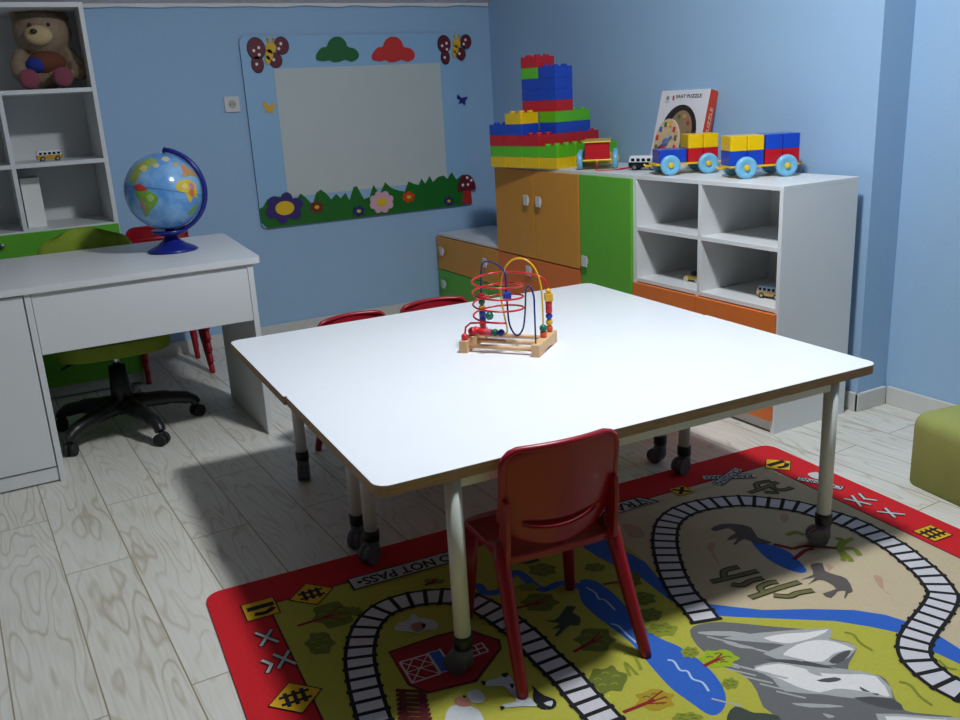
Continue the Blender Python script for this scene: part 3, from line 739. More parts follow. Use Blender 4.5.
sphere_patch(((-.70, .18), (-.58, .24), (-.44, .16), (-.40, .06), (-.55, .04), (-.66, .06)), mat('land_red', (196, 70, 60), .25), 'country', 1.006)
sphere_patch(((.60, -.02), (.72, .02), (.74, -.14), (.64, -.2)), mat('land_orange', (212, 116, 70), .25), 'country', 1.006)

# office chair
OG = mat('olive_green_fabric', (134, 156, 44), .9, bump=.5, bscale=400, var=.1, vscale=30)
oc = thing('office_chair', 'olive green upholstered swivel chair with black star base behind the desk', 'office chair', (.405, 4.07, 0), 0)
bb = NB(); prism(bb, rounded(.46, .44, .14, 8), 0, .06); obj('seat', bb, OG, oc, loc=(0, .04, .375), bev=.025, bseg=4, sm=True)
bb = NB()
nu, nv = 16, 12; V_ = {}
for s_ in (0, 1):
    for i in range(nu + 1):
        for j in range(nv + 1):
            u = -1 + 2 * i / nu; v = -1 + 2 * j / nv
            k_ = math.sqrt(max(0, 1 - abs(v) ** 3.2)); x = u * .215 * (k_ * .55 + .45 if abs(v) < 1 else .45)
            edge = max(abs(u), abs(v)); th = .03 * math.sqrt(max(0, 1 - edge ** 4)) + .002
            z = .175 * v * (1 - .12 * u * u if v > 0 else 1)
            V_[s_, i, j] = bb.verts.new((x, (th if s_ else -th) - .06 * u * u + .02 * v, z))
for s_ in (0, 1):
    for i in range(nu):
        for j in range(nv): bb.faces.new([V_[s_, i, j], V_[s_, i + 1, j], V_[s_, i + 1, j + 1], V_[s_, i, j + 1]])
for i in range(nu):
    bb.faces.new([V_[0, i, 0], V_[0, i + 1, 0], V_[1, i + 1, 0], V_[1, i, 0]]); bb.faces.new([V_[0, i, nv], V_[0, i + 1, nv], V_[1, i + 1, nv], V_[1, i, nv]])
for j in range(nv):
    bb.faces.new([V_[0, 0, j], V_[0, 0, j + 1], V_[1, 0, j + 1], V_[1, 0, j]]); bb.faces.new([V_[0, nu, j], V_[0, nu, j + 1], V_[1, nu, j + 1], V_[1, nu, j]])
obj('backrest', bb, OG, oc, loc=(0, .50, .68), sm=True)
bb = NB(); tube(bb, smooth_path([(0, .1, .37), (0, .26, .355), (0, .37, .37), (0, .49, .45), (0, .52, .62)], 5), .012, 10, ry=.03); obj('back_bracket', bb, BLACK, oc)
bb = NB(); cyl(bb, (0, 0, .09), (0, 0, .30), .052, .036); obj('column', bb, BLACK, oc)
bb = NB(); cyl(bb, (0, 0, .30), (0, 0, .365), .014); obj('gas_rod', bb, CHROME, oc)
bb = NB(); box(bb, -.09, .09, -.08, .1, .355, .376); obj('seat_plate', bb, BLACK, oc, bev=.004)
bb = NB(); tube(bb, smooth_path([(-.06, 0, .36), (-.16, -.03, .352), (-.22, -.06, .34)], 4), .006); obj('lever', bb, BLACK, oc)
for k in range(5):
    a = math.radians(72 * k); d = Vector((math.cos(a), math.sin(a), 0)); R0 = .31
    bb = NB(); tube(bb, smooth_path([d * .02 + Vector((0, 0, .125)), d * .10 + Vector((0, 0, .122)), d * .2 + Vector((0, 0, .112)), d * .285 + Vector((0, 0, .09)), d * R0 + Vector((0, 0, .062))], 5), [.038] * 5 + [.034] * 5 + [.029] * 5 + [.023] * 6, 12)
    lg = obj('base_arm', bb, BLACK, oc)
    bb = NB(); n_ = Vector((-math.sin(a + .5), math.cos(a + .5), 0)); c_ = d * R0 + Vector((0, 0, .027))
    cyl(bb, c_ - n_ * .024, c_ - n_ * .004, .027, seg=22); cyl(bb, c_ + n_ * .004, c_ + n_ * .024, .027, seg=22)
    cyl(bb, c_ - n_ * .005, c_ + n_ * .005, .012); cyl(bb, c_ + Vector((0, 0, .0)), c_ + Vector((0, 0, .036)), .009)
    obj('caster', bb, RUBBER, lg)

# ------------------------------------------------------------------ child chair
def child_chair(label, loc, rotz, group=None, scale=None, bow=.004):
    r = thing('child_chair', label, 'chair', loc, rotz, group, scale)
    # backrest: curved sheet with a slot
    us = [-1, -.86, -.66, -.44, -.22, 0, .22, .44, .66, .86, 1]
    zs = [.300, .318, .334, .346, .354, .374, .384, .41, .44, .48, .515, .538, .554, .565, .570]
    def pos(u, z):
        hw = .149; rr = .036; zt = .570
        if z > zt - rr: hw = hw - rr + math.sqrt(max(0, rr * rr - (z - (zt - rr)) ** 2))
        y = .012 - .16 * (z - .300) + .022 * u * u
        zz = z + (bow * (1 - u * u) * (z - .48) / .09 if z > .48 else 0)
        if z < .42: zz += .045 * u * u * min(1, (.42 - z) / .07)
        if z < .34: hw -= .02 * (.34 - z) / .04
        return Vector((u * hw, y, zz))
    bb = NB(); V = [[bb.verts.new(pos(u, z)) for u in us] for z in zs]
    for j in range(len(zs) - 1):
        for i in range(len(us) - 1):
            if j == 4 and 2 <= i <= 7: continue
            f = bb.faces.new([V[j][i], V[j][i + 1], V[j + 1][i + 1], V[j + 1][i]])
    o = obj('backrest', bb, RED, r, sm=True)
    so = o.modifiers.new('solid', 'SOLIDIFY'); so.thickness = .012; so.offset = 0
    ss = o.modifiers.new('sub', 'SUBSURF'); ss.levels = 2; ss.render_levels = 2
    path = [pos(-1, z) for z in zs[3:]] + [pos(u, .570) for u in us[1:-1]] + [pos(1, z) for z in reversed(zs[3:])]
    bb = NB(); tube(bb, path, .0095, 8); o = obj('rim', bb, RED, r)
    bb = NB(); nx, ny = 12, 12; W0, W1, D = .150, .158, .275
    Vt = {}
    for s_ in (0, 1):
        for i in range(nx + 1):
            for j in range(ny + 1):
                u = -1 + 2 * i / nx; v = j / ny
                w = W0 + (W1 - W0) * v; yy = D * v; cv = 2 * v - 1
                q = math.sqrt(max(0, 1 - .16 * cv ** 8)); q2 = math.sqrt(max(0, 1 - .16 * u ** 8))
                x = u * w * q; yy = D / 2 + (yy - D / 2) * q2
                z = .302 - .010 * (1 - u * u) * (1 - cv * cv) - .012 * max(0, v - .85) / .15
                Vt[s_, i, j] = bb.verts.new((x, yy, z if s_ else z - (.016 if max(abs(u), abs(cv)) < .99 else .024)))
    for i in range(nx):
        for j in range(ny):
            bb.faces.new([Vt[1, i, j], Vt[1, i + 1, j], Vt[1, i + 1, j + 1], Vt[1, i, j + 1]]); bb.faces.new([Vt[0, i, j], Vt[0, i, j + 1], Vt[0, i + 1, j + 1], Vt[0, i + 1, j]])
    for k in range(nx):
        bb.faces.new([Vt[0, k, 0], Vt[0, k + 1, 0], Vt[1, k + 1, 0], Vt[1, k, 0]]); bb.faces.new([Vt[0, k, ny], Vt[1, k, ny], Vt[1, k + 1, ny], Vt[0, k + 1, ny]])
        bb.faces.new([Vt[0, 0, k], Vt[1, 0, k], Vt[1, 0, k + 1], Vt[0, 0, k + 1]]); bb.faces.new([Vt[0, nx, k], Vt[0, nx, k + 1], Vt[1, nx, k + 1], Vt[1, nx, k]])
    obj('seat', bb, RED, r, sm=False, bev=.006, bseg=3)
    for s_ in (-1, 1):
        bb = NB()
        prism(bb, [(.10, .284), (-.005, .284), (-.012, .33), (-.016, .40), (-.014, .45), (.012, .455), (.02, .40), (.035, .345), (.06, .315), (.11, .302)], s_ * .138, s_ * .152, fn=lambda y, z, x: Vector((x, y, z)))
        obj('side_bracket', bb, RED, r, bev=.005, bseg=3)
        bb = NB(); tube(bb, [(s_ * .150, .028, .335), (s_ * .151, .018, .29), (s_ * .159, -.04, .15), (s_ * .168, -.098, .014), (s_ * .169, -.104, .0)], [.014, .019, .017, .0145, .013], 12); obj('leg', bb, RED, r)
        bb = NB(); tube(bb, [(s_ * .138, .238, .288), (s_ * .145, .245, .15), (s_ * .155, .258, .014), (s_ * .156, .26, .0)], [.0185, .0165, .0145, .013], 12); obj('leg', bb, RED, r)
    return r
ch = child_chair('red plastic child chair with its back to the camera, standing on the rug', (1.072, 1.612, .0062), math.radians(-6))
gs = 'red chairs tucked behind the far side of the table'
copy_tree(ch, (1.195, 3.225, 0), math.radians(183), 'left of the two red child chairs behind the far table edge', gs, .955)
copy_tree(ch, (1.55, 3.215, 0), math.radians(176), 'right of the two red child chairs behind the far table edge', gs, .965)
gs = 'stacked red chairs behind the desk'
for k, w in enumerate(('lowest', 'second from the bottom', 'third from the bottom', 'second from the top', 'topmost')):
    copy_tree(ch, (.778, 4.83 - k * .004, k * .060), math.radians(-2), 'red child chair in the stack behind the desk, ' + w, gs, .97)

# ------------------------------------------------------------------ tables
def table(label, corner, ang, W, D, legs, cast, fz, rn, rf):
    r = thing('work_table', label, 'table', (*corner, 0), ang, 'white tables pushed together')
    pts_ = []
    for (cx_, cy_, sx_, sy_, r_, a0) in ((W, D, -1, -1, rf, 0), (0, D, 1, -1, rf, 90), (0, 0, 1, 1, rn, 180), (W, 0, -1, 1, rn, 270)):
        for k in range(9):
            a = math.radians(a0 + 90 * k / 8); pts_.append((cx_ + sx_ * r_ + r_ * math.cos(a), cy_ + sy_ * r_ + r_ * math.sin(a)))
    bb = NB(); prism(bb, pts_, .528, .5535, 1, 0, 0); prism(bb, pts_, .5536, .555, 1, 1, 1)
    obj('tabletop', bb, [EDGE, TABLE_W], r)
    x0, x1, y0, y1 = legs
    bb = NB()
    for (a, c_, d_, e_) in ((x0, x1, y0 - .012, y0 + .012), (x0, x1, y1 - .012, y1 + .012), (x0 - .012, x0 + .012, y0, y1), (x1 - .012, x1 + .012, y0, y1)):
        box(bb, a, c_, d_, e_, .495, .5275)
    obj('frame', bb, STEEL_W, r, bev=.003)
    for i, (x, y) in enumerate(((x0, y0), (x1, y0), (x0, y1), (x1, y1))):
        bb = NB(); cyl(bb, (x, y, .10), (x, y, .5275), .0205, seg=24); lg = obj('leg', bb, STEEL_W, r)
        bb = NB(); lathe(bb, [(0, .076), (.0235, .076), (.0245, .078), (.0245, .108), (.023, .11), (.0205, .11)], 24, (x, y, 0)); obj('leg_collar', bb, BLACK, lg)
        a = cast[i]; d = Vector((math.cos(a), math.sin(a), 0)); n_ = Vector((-math.sin(a), math.cos(a), 0)); c_ = Vector((x, y, .029 + fz)) + d * .016
        bb = NB(); cyl(bb, c_ - n_ * .022, c_ - n_ * .0015, .029, seg=22); cyl(bb, c_ + n_ * .0015, c_ + n_ * .022, .029, seg=22); cyl(bb, c_ - n_ * .01, c_ + n_ * .01, .0285)
        tube(bb, [(x, y, .032), (x, y, .078)], .0225, 18)
        obj('caster', bb, GREY, lg)
TA = math.radians(-2.6)
TC = Vector((.634, 1.660)); TD = .742
table('nearer of the two white tables, its edge behind the red chair', TC, TA, 1.526, TD, (.192, 1.382, .036, .675), (2.2, 2.6, 3.6, 3.3), .0062, .035, .012)
TC2 = TC + Vector((-math.sin(TA), math.cos(TA))) * (TD + .0004) + Vector((math.cos(TA), math.sin(TA))) * -.006
table('farther white table whose far edge hides the two red chairs', TC2, TA, 1.526, TD, (.197, 1.38, .06, .68), (4.0, 2.0, 4.4, 1.0), 0, .006, .035)

# ------------------------------------------------------------------ bead maze
BMZ = Vector((1.4275, 2.425, .555)); MA = math.radians(-51)
bm_ = thing('bead_maze', 'wooden bead maze toy with red, yellow and blue wires on the white table', 'bead maze', BMZ, MA)
WOODP = wood_mat('pale_beech', (206, 160, 112), (224, 184, 138), (1, 6, 1), .5, 10)
for px_ in (-.122, .122):
    bb = NB()
    arch = [(-.095, 0), (-.055, 0)] + [(-.055 + .11 * k / 8, .008 * math.sin(PI * k / 8)) for k in range(1, 8)] + [(.055, 0), (.095, 0), (.095, .040), (-.095, .040)]
    prism(bb, arch, px_ - .014, px_ + .014, fn=lambda y, z, x: Vector((x, y, z))); obj('end_block', bb, WOODP, bm_, bev=.002)
for q in (-.07, 0, .07):
    bb = NB(); cyl(bb, (-.107, q, .019), (.107, q, .019), .0075, seg=14); obj('dowel', bb, WOODP, bm_)
WR = mat('wire_red', (200, 34, 34), .25); WY = mat('wire_yellow', (226, 176, 20), .25); WBl = mat('wire_blue', (28, 40, 110), .25)
h0 = .039
blue = [(.118, -.075, h0), (.118, -.075, .13), (.116, -.072, .17), (.103, -.068, .193), (.088, -.062, .18), (.082, -.058, .13), (.07, -.052, .075), (.045, -.045, .052), (.02, -.038, .08), (.012, -.03, .14), (.006, -.02, .21), (-.008, -.005, .228), (-.045, .03, .235), (-.085, .055, .238), (-.105, .064, .225), (-.112, .066, .19), (-.114, .066, .12), (-.114, .066, h0)]
yel = [(.12, .0, h0), (.12, 0, .13), (.115, .0, .19), (.095, .0, .235), (.06, .0, .256), (.02, .0, .25), (-.01, .0, .215), (-.02, .0, .16), (-.01, -.004, .1), (.0, -.008, .055), (-.02, -.006, .042), (-.06, -.002, .043), (-.105, .0, .045), (-.12, .0, .036)]
red = [(.118, .07, h0), (.118, .07, .12), (.116, .07, .165), (.10, .07, .192), (.06, .07, .203), (.0, .072, .206)]
for k in range(58):
    a = math.radians(90 + k * 360 * 3.6 / 57); rr = .082
    red.append((-.03 + rr * math.cos(a), -.0 + rr * math.sin(a), .205 - .115 * k / 57))
red += [(-.11, -.05, .082), (-.122, -.07, .06), (-.122, -.075, h0)]
for nm, pth, m in (('blue_wire', blue, WBl), ('yellow_wire', yel, WY), ('red_wire', red, WR)):
    bb = NB(); tube(bb, [Vector((p.x, p.y, h0 + (p.z - h0) * 1.17)) for p in smooth_path(pth, 5 if nm != 'red_wire' else 2)], .003 if nm != 'red_wire' else .0033, 8); obj(nm, bb, m, bm_)
beadm = {'r': mat('bead_red', (206, 40, 48), .3), 'o': mat('bead_orange', (216, 84, 44), .3), 'b': mat('bead_blue', (36, 60, 160), .3), 'y': mat('bead_yellow', (222, 172, 30), .3), 'g': mat('bead_green', (20, 104, 78), .3), 'p': mat('bead_pink', (206, 84, 110), .3)}
def bead(p, c_, kind='s', r=.0115, ax=(0, 0, 1)):
    bb = NB()
    if kind == 's': ball(bb, p, r, seg=16, rings=10)
    elif kind == 'c':
        A = Vector(ax).normalized() * r * .85; cyl(bb, Vector(p) - A, Vector(p) + A, r * .95, seg=18)
    else:
        M_ = Matrix.Translation(Vector(p)) @ Matrix.Rotation(.5, 4, 'Z'); box(bb, -r, r, -r, r, -r, r, M=M_)
    obj('bead', bb, beadm[c_], bm_, bev=.0015 if kind != 's' else 0)
z = h0 + .0125
for c_, k_ in (('o', 's'), ('y', 's'), ('b', 's'), ('r', 'c'), ('r', 'c')): bead((.118, .07, z), c_, k_); z += .0205
bead((.118, .07, z + .002), 'y', 'k', .0125); bead((.118, .07, z + .022), 'y', 's', .009)
bead((.12, 0, h0 + .011), 'o', 'c'); bead((.12, 0, h0 + .031), 'g', 's', .0125)
z = h0 + .012
for c_, k_ in (('r', 'c'), ('b', 'c'), ('b', 'c'), ('y', 's'), ('g', 's'), ('r', 'c')): bead((-.114, .066, z), c_, k_); z += .0205
for c_, x in (('r', -.108), ('p', -.088), ('g', -.066), ('b', -.044)): bead((x + .02, -.002, .048), c_, 's' if c_ in 'gb' else 'c', .0125, (1, 0, 0))
bead((-.112, .0, .052), 'r', 's', .014); bead((-.118, -.02, .0535), 'r', 's', .0145)
bead((-.122, -.075, h0 + .0105), 'r', 's', .012)
bead((-.03, -.083, .125), 'g', 's', .0135); bead((.012, -.03, .178), 'b', 'k', .0125)

# ------------------------------------------------------------------ pouf
pf = NB()
rings_ = []
for ins_, z_ in [(.006, 0), (0, .006)] + [(.05 * (1 - math.cos(math.radians(t_))), .255 - .05 + .05 * math.sin(math.radians(t_))) for t_ in range(0, 91, 15)]:
    rings_.append([pf.verts.new((x, y, z_)) for x, y in rounded(.62 - 2 * ins_, .52 - 2 * ins_, max(.06 - ins_, .012), 6)])
for a_, b_ in zip(rings_, rings_[1:]):
    for k in range(len(a_)): pf.faces.new([a_[k], a_[(k + 1) % len(a_)], b_[(k + 1) % len(a_)], b_[k]])
pf.faces.new(rings_[-1]); pf.faces.new(list(reversed(rings_[0])))
o = obj('pouf', pf, mat('olive_felt', (156, 160, 88), .95, bump=.6, bscale=350, var=.12, vscale=12), sm=True)
PA = math.radians(-98)
o.rotation_euler = (0, 0, PA); 
cdir = Vector((math.cos(PA), math.sin(PA))); ndir = Vector((-math.sin(PA), math.cos(PA)))
cc = Vector((2.600, 1.795)) + cdir * .31 + ndir * .26
o.location = (cc.x, cc.y, 0)
tag(o, 'soft olive green block pouf on the floor at the right edge', 'pouf')

# ------------------------------------------------------------------ rug
RZ = .006
RM = []; RI = {}
def rc(name, rgb):
    if name not in RI:
        RI[name] = len(RM); RM.append(mat('rug_' + name, rgb, .95, bump=.5, bscale=500, var=.10, vscale=120))
    return RI[name]
red_i = rc('red', (204, 18, 30))
rb = NB()
LVL = [0]
def flat(poly, name, rgb, lift=None):
    mi = rc(name, rgb)
    if lift is None: LVL[0] += 1; lift = LVL[0]
    z = RZ + lift * .000006
    vs = [rb.verts.new((x, y, z)) for x, y in poly]
    for tri in tessellate_polygon([[Vector((x, y, 0)) for x, y in poly]]):
        a, b2, c_ = [vs[i] for i in tri]
        if (b2.co - a.co).cross(c_.co - a.co).z < 0: b2, c_ = c_, b2
        try: f = rb.faces.new([a, b2, c_]); f.material_index = mi
        except ValueError: pass
def P(pts, crop=(0, 0, 1)): return [on_floor(crop[0] + x / crop[2], crop[1] + y / crop[2], RZ) for x, y in pts]
def stroke2(w, pts, width, name, rgb, smooth=4):
    """a band of constant width along a floor path"""
    Q = smooth_path([Vector((x, y, 0)) for x, y in pts], smooth) if smooth > 1 and len(pts) > 2 else [Vector((x, y, 0)) for x, y in pts]
    T_ = frames(Q); mi = rc(name, rgb); LVL[0] += 1; z = RZ + LVL[0] * .000006
    Lv = []; Rv = []
    for q, t_ in zip(Q, T_):
        n_ = Vector((-t_.y, t_.x, 0)) * width / 2
        Lv.append(rb.verts.new((q.x + n_.x, q.y + n_.y, z))); Rv.append(rb.verts.new((q.x - n_.x, q.y - n_.y, z)))
    for i in range(len(Q) - 1):
        f = rb.faces.new([Rv[i], Rv[i + 1], Lv[i + 1], Lv[i]]); f.material_index = mi
    return Q
def stroke(pts, crop, width, name, rgb, smooth=4): return stroke2(0, P(pts, crop), width, name, rgb, smooth)
def spoly(pts, crop, name, rgb, n=4):
    Q = smooth_path([Vector((*p, 0)) for p in P(pts, crop)], n, True)
    flat([(q.x, q.y) for q in Q], name, rgb)
A_ = (200, 480, 3); T_ = (600, 440, 4.5); U_ = (760, 440, 4.5); V_c = (660, 560, 3.2); W_ = (330, 570, 4.8); S_ = (480, 540, 4); Q_ = (580, 540, 4); B6 = (420, 600, 6); BC = (440, 400, 2.25); O_ = (0, 0, 1); N_c = (690, 445, 5.647)
# outline: rug rectangle
c_l = Vector((.365, 2.425)); c_t = Vector((2.478, 2.285))
e1 = (c_t - c_l).normalized(); e2 = Vector((e1.y, -e1.x)); Wd = (c_t - c_l).length; Dp = 1.95
def RL(s_, t_): p = c_l + e1 * s_ + e2 * t_; return (p.x, p.y)
outl = []
for (s0, t0, a0) in ((.05, .05, 180), (Wd - .05, .05, 90), (Wd - .05, Dp - .05, 0), (.05, Dp - .05, -90)):
    for k in range(7):
        a = math.radians(a0 - 90 * k / 6); outl.append(RL(s0 + .05 * math.cos(a), t0 - .05 * math.sin(a)))
prism(rb, [Vector(p) for p in outl], .0003, RZ, red_i, red_i)
for f in rb.faces: f.normal_update()
BWd = .155
inner = [RL(BWd, BWd), RL(Wd - BWd, BWd), RL(Wd - BWd, Dp - BWd), RL(BWd, Dp - BWd)]
GRN = ('yellow_green', (178, 174, 62))
def grow(k): return [RL(BWd - k, BWd - k), RL(Wd - BWd + k, BWd - k), RL(Wd - BWd + k, Dp - BWd + k), RL(BWd - k, Dp - BWd + k)]
flat(grow(.006), 'dark_red', (96, 14, 22)); flat(inner, *GRN)
# desert
des = [(592, 526)] ; 
xtr, ytr = inner[1]; 
wd = P([(705, 603), (735, 607), (785, 611), (835, 612), (872, 618), (907, 626), (935, 640), (960, 652), (990, 668)], O_)
edge_r = RL(Wd - BWd, 1.12)
wl = P([(592, 524), (611, 529), (625, 545), (650, 565), (670, 590), (690, 600)], O_)
top_pt = (wl[0][0], wl[0][1])
# project first point to inner top edge
sv = (Vector(wl[0]) - c_l).dot(e1)
SAND = ('sand', (196, 178, 146))
flat([RL(sv, BWd)] + wl[1:] + wd[:-1] + [edge_r, RL(Wd - BWd, BWd)], *SAND)
# faint sand marks
for pts in ([(480, 480), (500, 460), (520, 470), (510, 500), (540, 560), (525, 550), (500, 510)], [(100, 380), (170, 390), (200, 430), (140, 440)]): spoly(pts, T_, 'sand_mark', (186, 150, 126))
for pts in ([(90, 340), (120, 330), (130, 355), (105, 375)], [(510, 610), (550, 620), (560, 680), (600, 700), (555, 675), (530, 650)], [(300, 560), (330, 570), (310, 590)]): spoly(pts, U_, 'sand_mark', (186, 150, 126))
BLU = ('river_blue', (42, 96, 188))
# river
flat(P([(582, 531), (600, 536), (615, 545), (645, 562), (660, 580), (680, 596), (700, 603), (735, 607), (763, 610), (810, 609), (854, 610), (885, 614.7), (910, 622.5), (938, 635), (960, 649), (985, 665), (985, 682), (960, 664), (932, 651), (904, 634), (872, 627), (835, 621), (785, 619), (735, 617), (707, 615), (690, 612), (667, 598), (640, 577), (625, 571), (595, 555), (580, 545)], O_), *BLU)
# stream
stroke([(450, 600), (475, 585), (486, 593), (504, 589), (510.5, 575.5), (519, 573), (535, 586), (546, 589), (564, 583), (590, 590)], O_, .028, *BLU)
# lake
spoly([(580, 581), (595, 581), (615, 595), (650, 632), (680, 647), (705, 665), (720, 682), (726, 698), (722, 711), (710, 715), (690, 702), (670, 687), (650, 665), (630, 642), (595, 615), (581, 600)], O_, *BLU, n=4)
WV = ('wave_pale', (176, 198, 222))
for pts in ([(350, 480), (375, 485), (400, 520), (430, 525), (450, 555), (490, 570), (515, 605)], [(25, 190), (60, 210), (75, 235), (100, 240), (140, 280)], [(125, 335), (155, 345), (185, 375), (225, 410)]): stroke(pts, Q_, .006, *WV)
# desert pond
spoly([(750, 583 - 0), (765, 585), (783, 589), (797, 598), (806, 568)], O_, *BLU) if 0 else None
spoly([(680, 452), (720, 462), (790, 478), (860, 510), (910, 560), (930, 590), (900, 598), (840, 580), (770, 545), (715, 500)], T_, *BLU)
# mountain
spoly([(95, 225), (130, 205), (200, 198), (330, 210), (480, 222), (545, 220), (540, 250), (600, 262), (630, 285), (605, 330), (612, 360), (700, 368), (735, 400), (750, 440), (785, 482), (850, 492), (1000, 520), (1000, 640), (420, 620), (380, 512), (330, 470), (310, 420), (270, 370), (200, 340), (120, 275)], V_c, 'rock_grey', (104, 104, 104), 2)
LG = ('rock_light', (168, 168, 166)); SN = ('snow', (226, 222, 218))
for pts in ([(200, 250), (330, 232), (545, 219), (540, 252), (600, 264), (628, 286), (560, 335), (440, 330), (330, 300), (400, 272), (300, 262)],
            [(300, 340), (420, 325), (560, 345), (700, 370), (745, 440), (640, 445), (520, 430), (400, 420), (360, 380)],
            [(120, 230), (230, 228), (300, 240), (240, 244), (150, 240)], [(200, 262), (300, 280), (260, 282)], [(420, 458), (540, 462), (590, 470), (480, 472)], [(520, 490), (560, 500), (540, 506)],
            [(690, 492), (860, 500), (1000, 512), (1000, 560), (760, 545)]): spoly(pts, V_c, *LG, n=2)
for pts in ([(330, 250), (400, 236), (470, 232), (540, 222), (500, 245), (440, 262), (395, 266)],
            [(395, 300), (440, 270), (500, 256), (560, 262), (622, 286), (590, 290), (555, 300), (520, 325), (460, 322), (410, 315)],
            [(300, 348), (380, 332), (450, 345), (520, 362), (600, 366), (690, 372), (735, 435), (700, 430), (620, 416), (560, 412), (510, 424), (440, 406), (380, 378)],
            [(720, 500), (860, 508), (1000, 520), (1000, 545), (780, 535)]): spoly(pts, V_c, *SN, n=2)
DG = ('rock_dark', (78, 78, 78))
for pts in ([(540, 325), (570, 300), (610, 288), (600, 310), (570, 332)], [(500, 385), (560, 375), (580, 384), (540, 392)], [(330, 318), (460, 322), (560, 348), (440, 335)], [(620, 440), (740, 442), (780, 480), (700, 470)], [(640, 405), (650, 420), (700, 428), (690, 432)]): spoly(pts, V_c, *DG, n=2)
for pts in ([(470, 345), (500, 352), (520, 372), (480, 362)],): spoly(pts, V_c, *LG, n=2)
# streaks on the rock
for k in range(16):
    x = 150 + (k * 53) % 260; y = 245 + k * 14 if k < 9 else 300 + (k - 9) * 24
    stroke([(x, y), (x + 50, y + 12), (x + 95, y + 22)], V_c, .006, *LG)
# palms, trees, bushes
OL = ('olive', (132, 140, 38)); DOL = ('dark_olive', (104, 112, 34)); DRD = ('branch_red', (136, 22, 26)); LIME = ('lime', (150, 174, 24))
def bush(cx_, cy0, rx, ry, crop, col=OL, trunk=None):
    pts = []
    for k in range(14):
        a = 2 * PI * k / 14; r_ = 1 + .16 * math.sin(k * 2.7 + cx_)
        pts.append((cx_ + rx * r_ * math.cos(a), cy0 + ry * r_ * math.sin(a)))
    spoly(pts, crop, *col, n=3)
    for k in range(5):
        a = k * 1.3 + cx_; x = cx_ + rx * .5 * math.cos(a); y = cy0 + ry * .5 * math.sin(a)
        stroke([(x - rx * .2, y), (x, y - ry * .12), (x + rx * .2, y)], crop, .005, *(DOL if col is not DOL else OL))
    if trunk:
        tx, ty = trunk
        stroke([(tx, ty), ((tx + cx_) / 2, (ty + cy0) / 2), (cx_, cy0)], crop, .010, *DRD)
        for da in (-.5, .1, .6):
            dx, dy = cx_ - tx, cy0 - ty
            stroke([((tx + cx_ * 2) / 3, (ty + cy0 * 2) / 3), (cx_ + (dx * math.cos(da) - dy * math.sin(da)) * .35, cy0 + (dx * math.sin(da) + dy * math.cos(da)) * .35)], crop, .0045, *DRD)
bush(400, 405, 62, 38, A_, DOL, (292, 438)); bush(360, 490, 42, 34, A_, DOL)
bush(110, 560, 78, 52, Q_, DOL); bush(300, 640, 76, 42, Q_, ('orange_olive', (168, 140, 30)), (172, 690)); bush(430, 712, 60, 22, Q_, OL)
bush(555, 475, 75, 36, Q_, LIME, (495, 505)); bush(440, 450, 36, 22, Q_, OL); bush(600, 575, 34, 22, Q_, OL)
bush(460, 400, 76, 48, S_, DOL, (375, 448)); bush(240, 250, 70, 36, S_, DOL, (140, 275)); bush(250, 120, 55, 25, S_, DOL); bush(190, 190, 45, 16, S_, OL)
bush(250, 235, 52, 26, Q_, DOL); bush(280, 300, 48, 26, Q_, DOL); bush(200, 160, 46, 34, Q_, DOL, (95, 178)); bush(330, 360, 60, 26, Q_, OL); bush(60, 110, 40, 16, Q_, DOL)
for pts in ([(175, 455), (215, 462), (245, 520)], [(230, 540), (180, 490), (200, 545)]): stroke(pts, Q_, .008, *OL)
bush(120, 200, 34, 22, W_, DOL); bush(500, 55, 50, 14, W_, DOL, (455, 75))
for pts in ([(590, 232), (620, 240), (640, 265), (680, 290)], [(765, 390), (800, 400), (830, 435), (870, 465)], [(890, 320), (920, 345), (950, 350)]): stroke(pts, V_c, .007, *OL)
# sand palm
for pts in ([(150, 490), (210, 478), (350, 488)], [(150, 540), (200, 500), (240, 490)], [(60, 470), (150, 490)]): stroke(pts, U_, .014, *DRD)
for pts in ([(350, 485), (370, 450), (340, 445)], [(355, 485), (400, 450), (420, 445)], [(360, 490), (420, 490), (450, 520)], [(355, 490), (400, 530), (410, 548)], [(355, 490), (375, 525), (375, 545)], [(200, 430), (160, 415), (120, 430)], [(205, 432), (240, 415), (270, 425)]): stroke(pts, U_, .016, *OL)
# cacti
def cactus(strokes, crop):
    for pts in strokes: stroke(pts, crop, .023, 'cactus_line', (44, 44, 22))
    for pts in strokes: stroke(pts, crop, .0135, 'cactus', (112, 108, 64))
cactus([[(500, 640), (610, 615), (710, 590)], [(590, 650), (640, 655), (680, 635), (735, 622)], [(560, 620), (560, 590), (625, 572)]], T_)
cactus([[(675, 712), (790, 672), (900, 640)], [(740, 690), (720, 665), (760, 645), (800, 640)], [(780, 700), (850, 705), (890, 690), (960, 678)]], T_)
cactus([[(670, 240), (740, 215), (800, 190)], [(715, 222), (705, 200), (730, 190), (770, 184)], [(740, 235), (790, 238), (790, 240)], [(770, 205), (790, 222), (830, 225), (866, 214)]], T_)
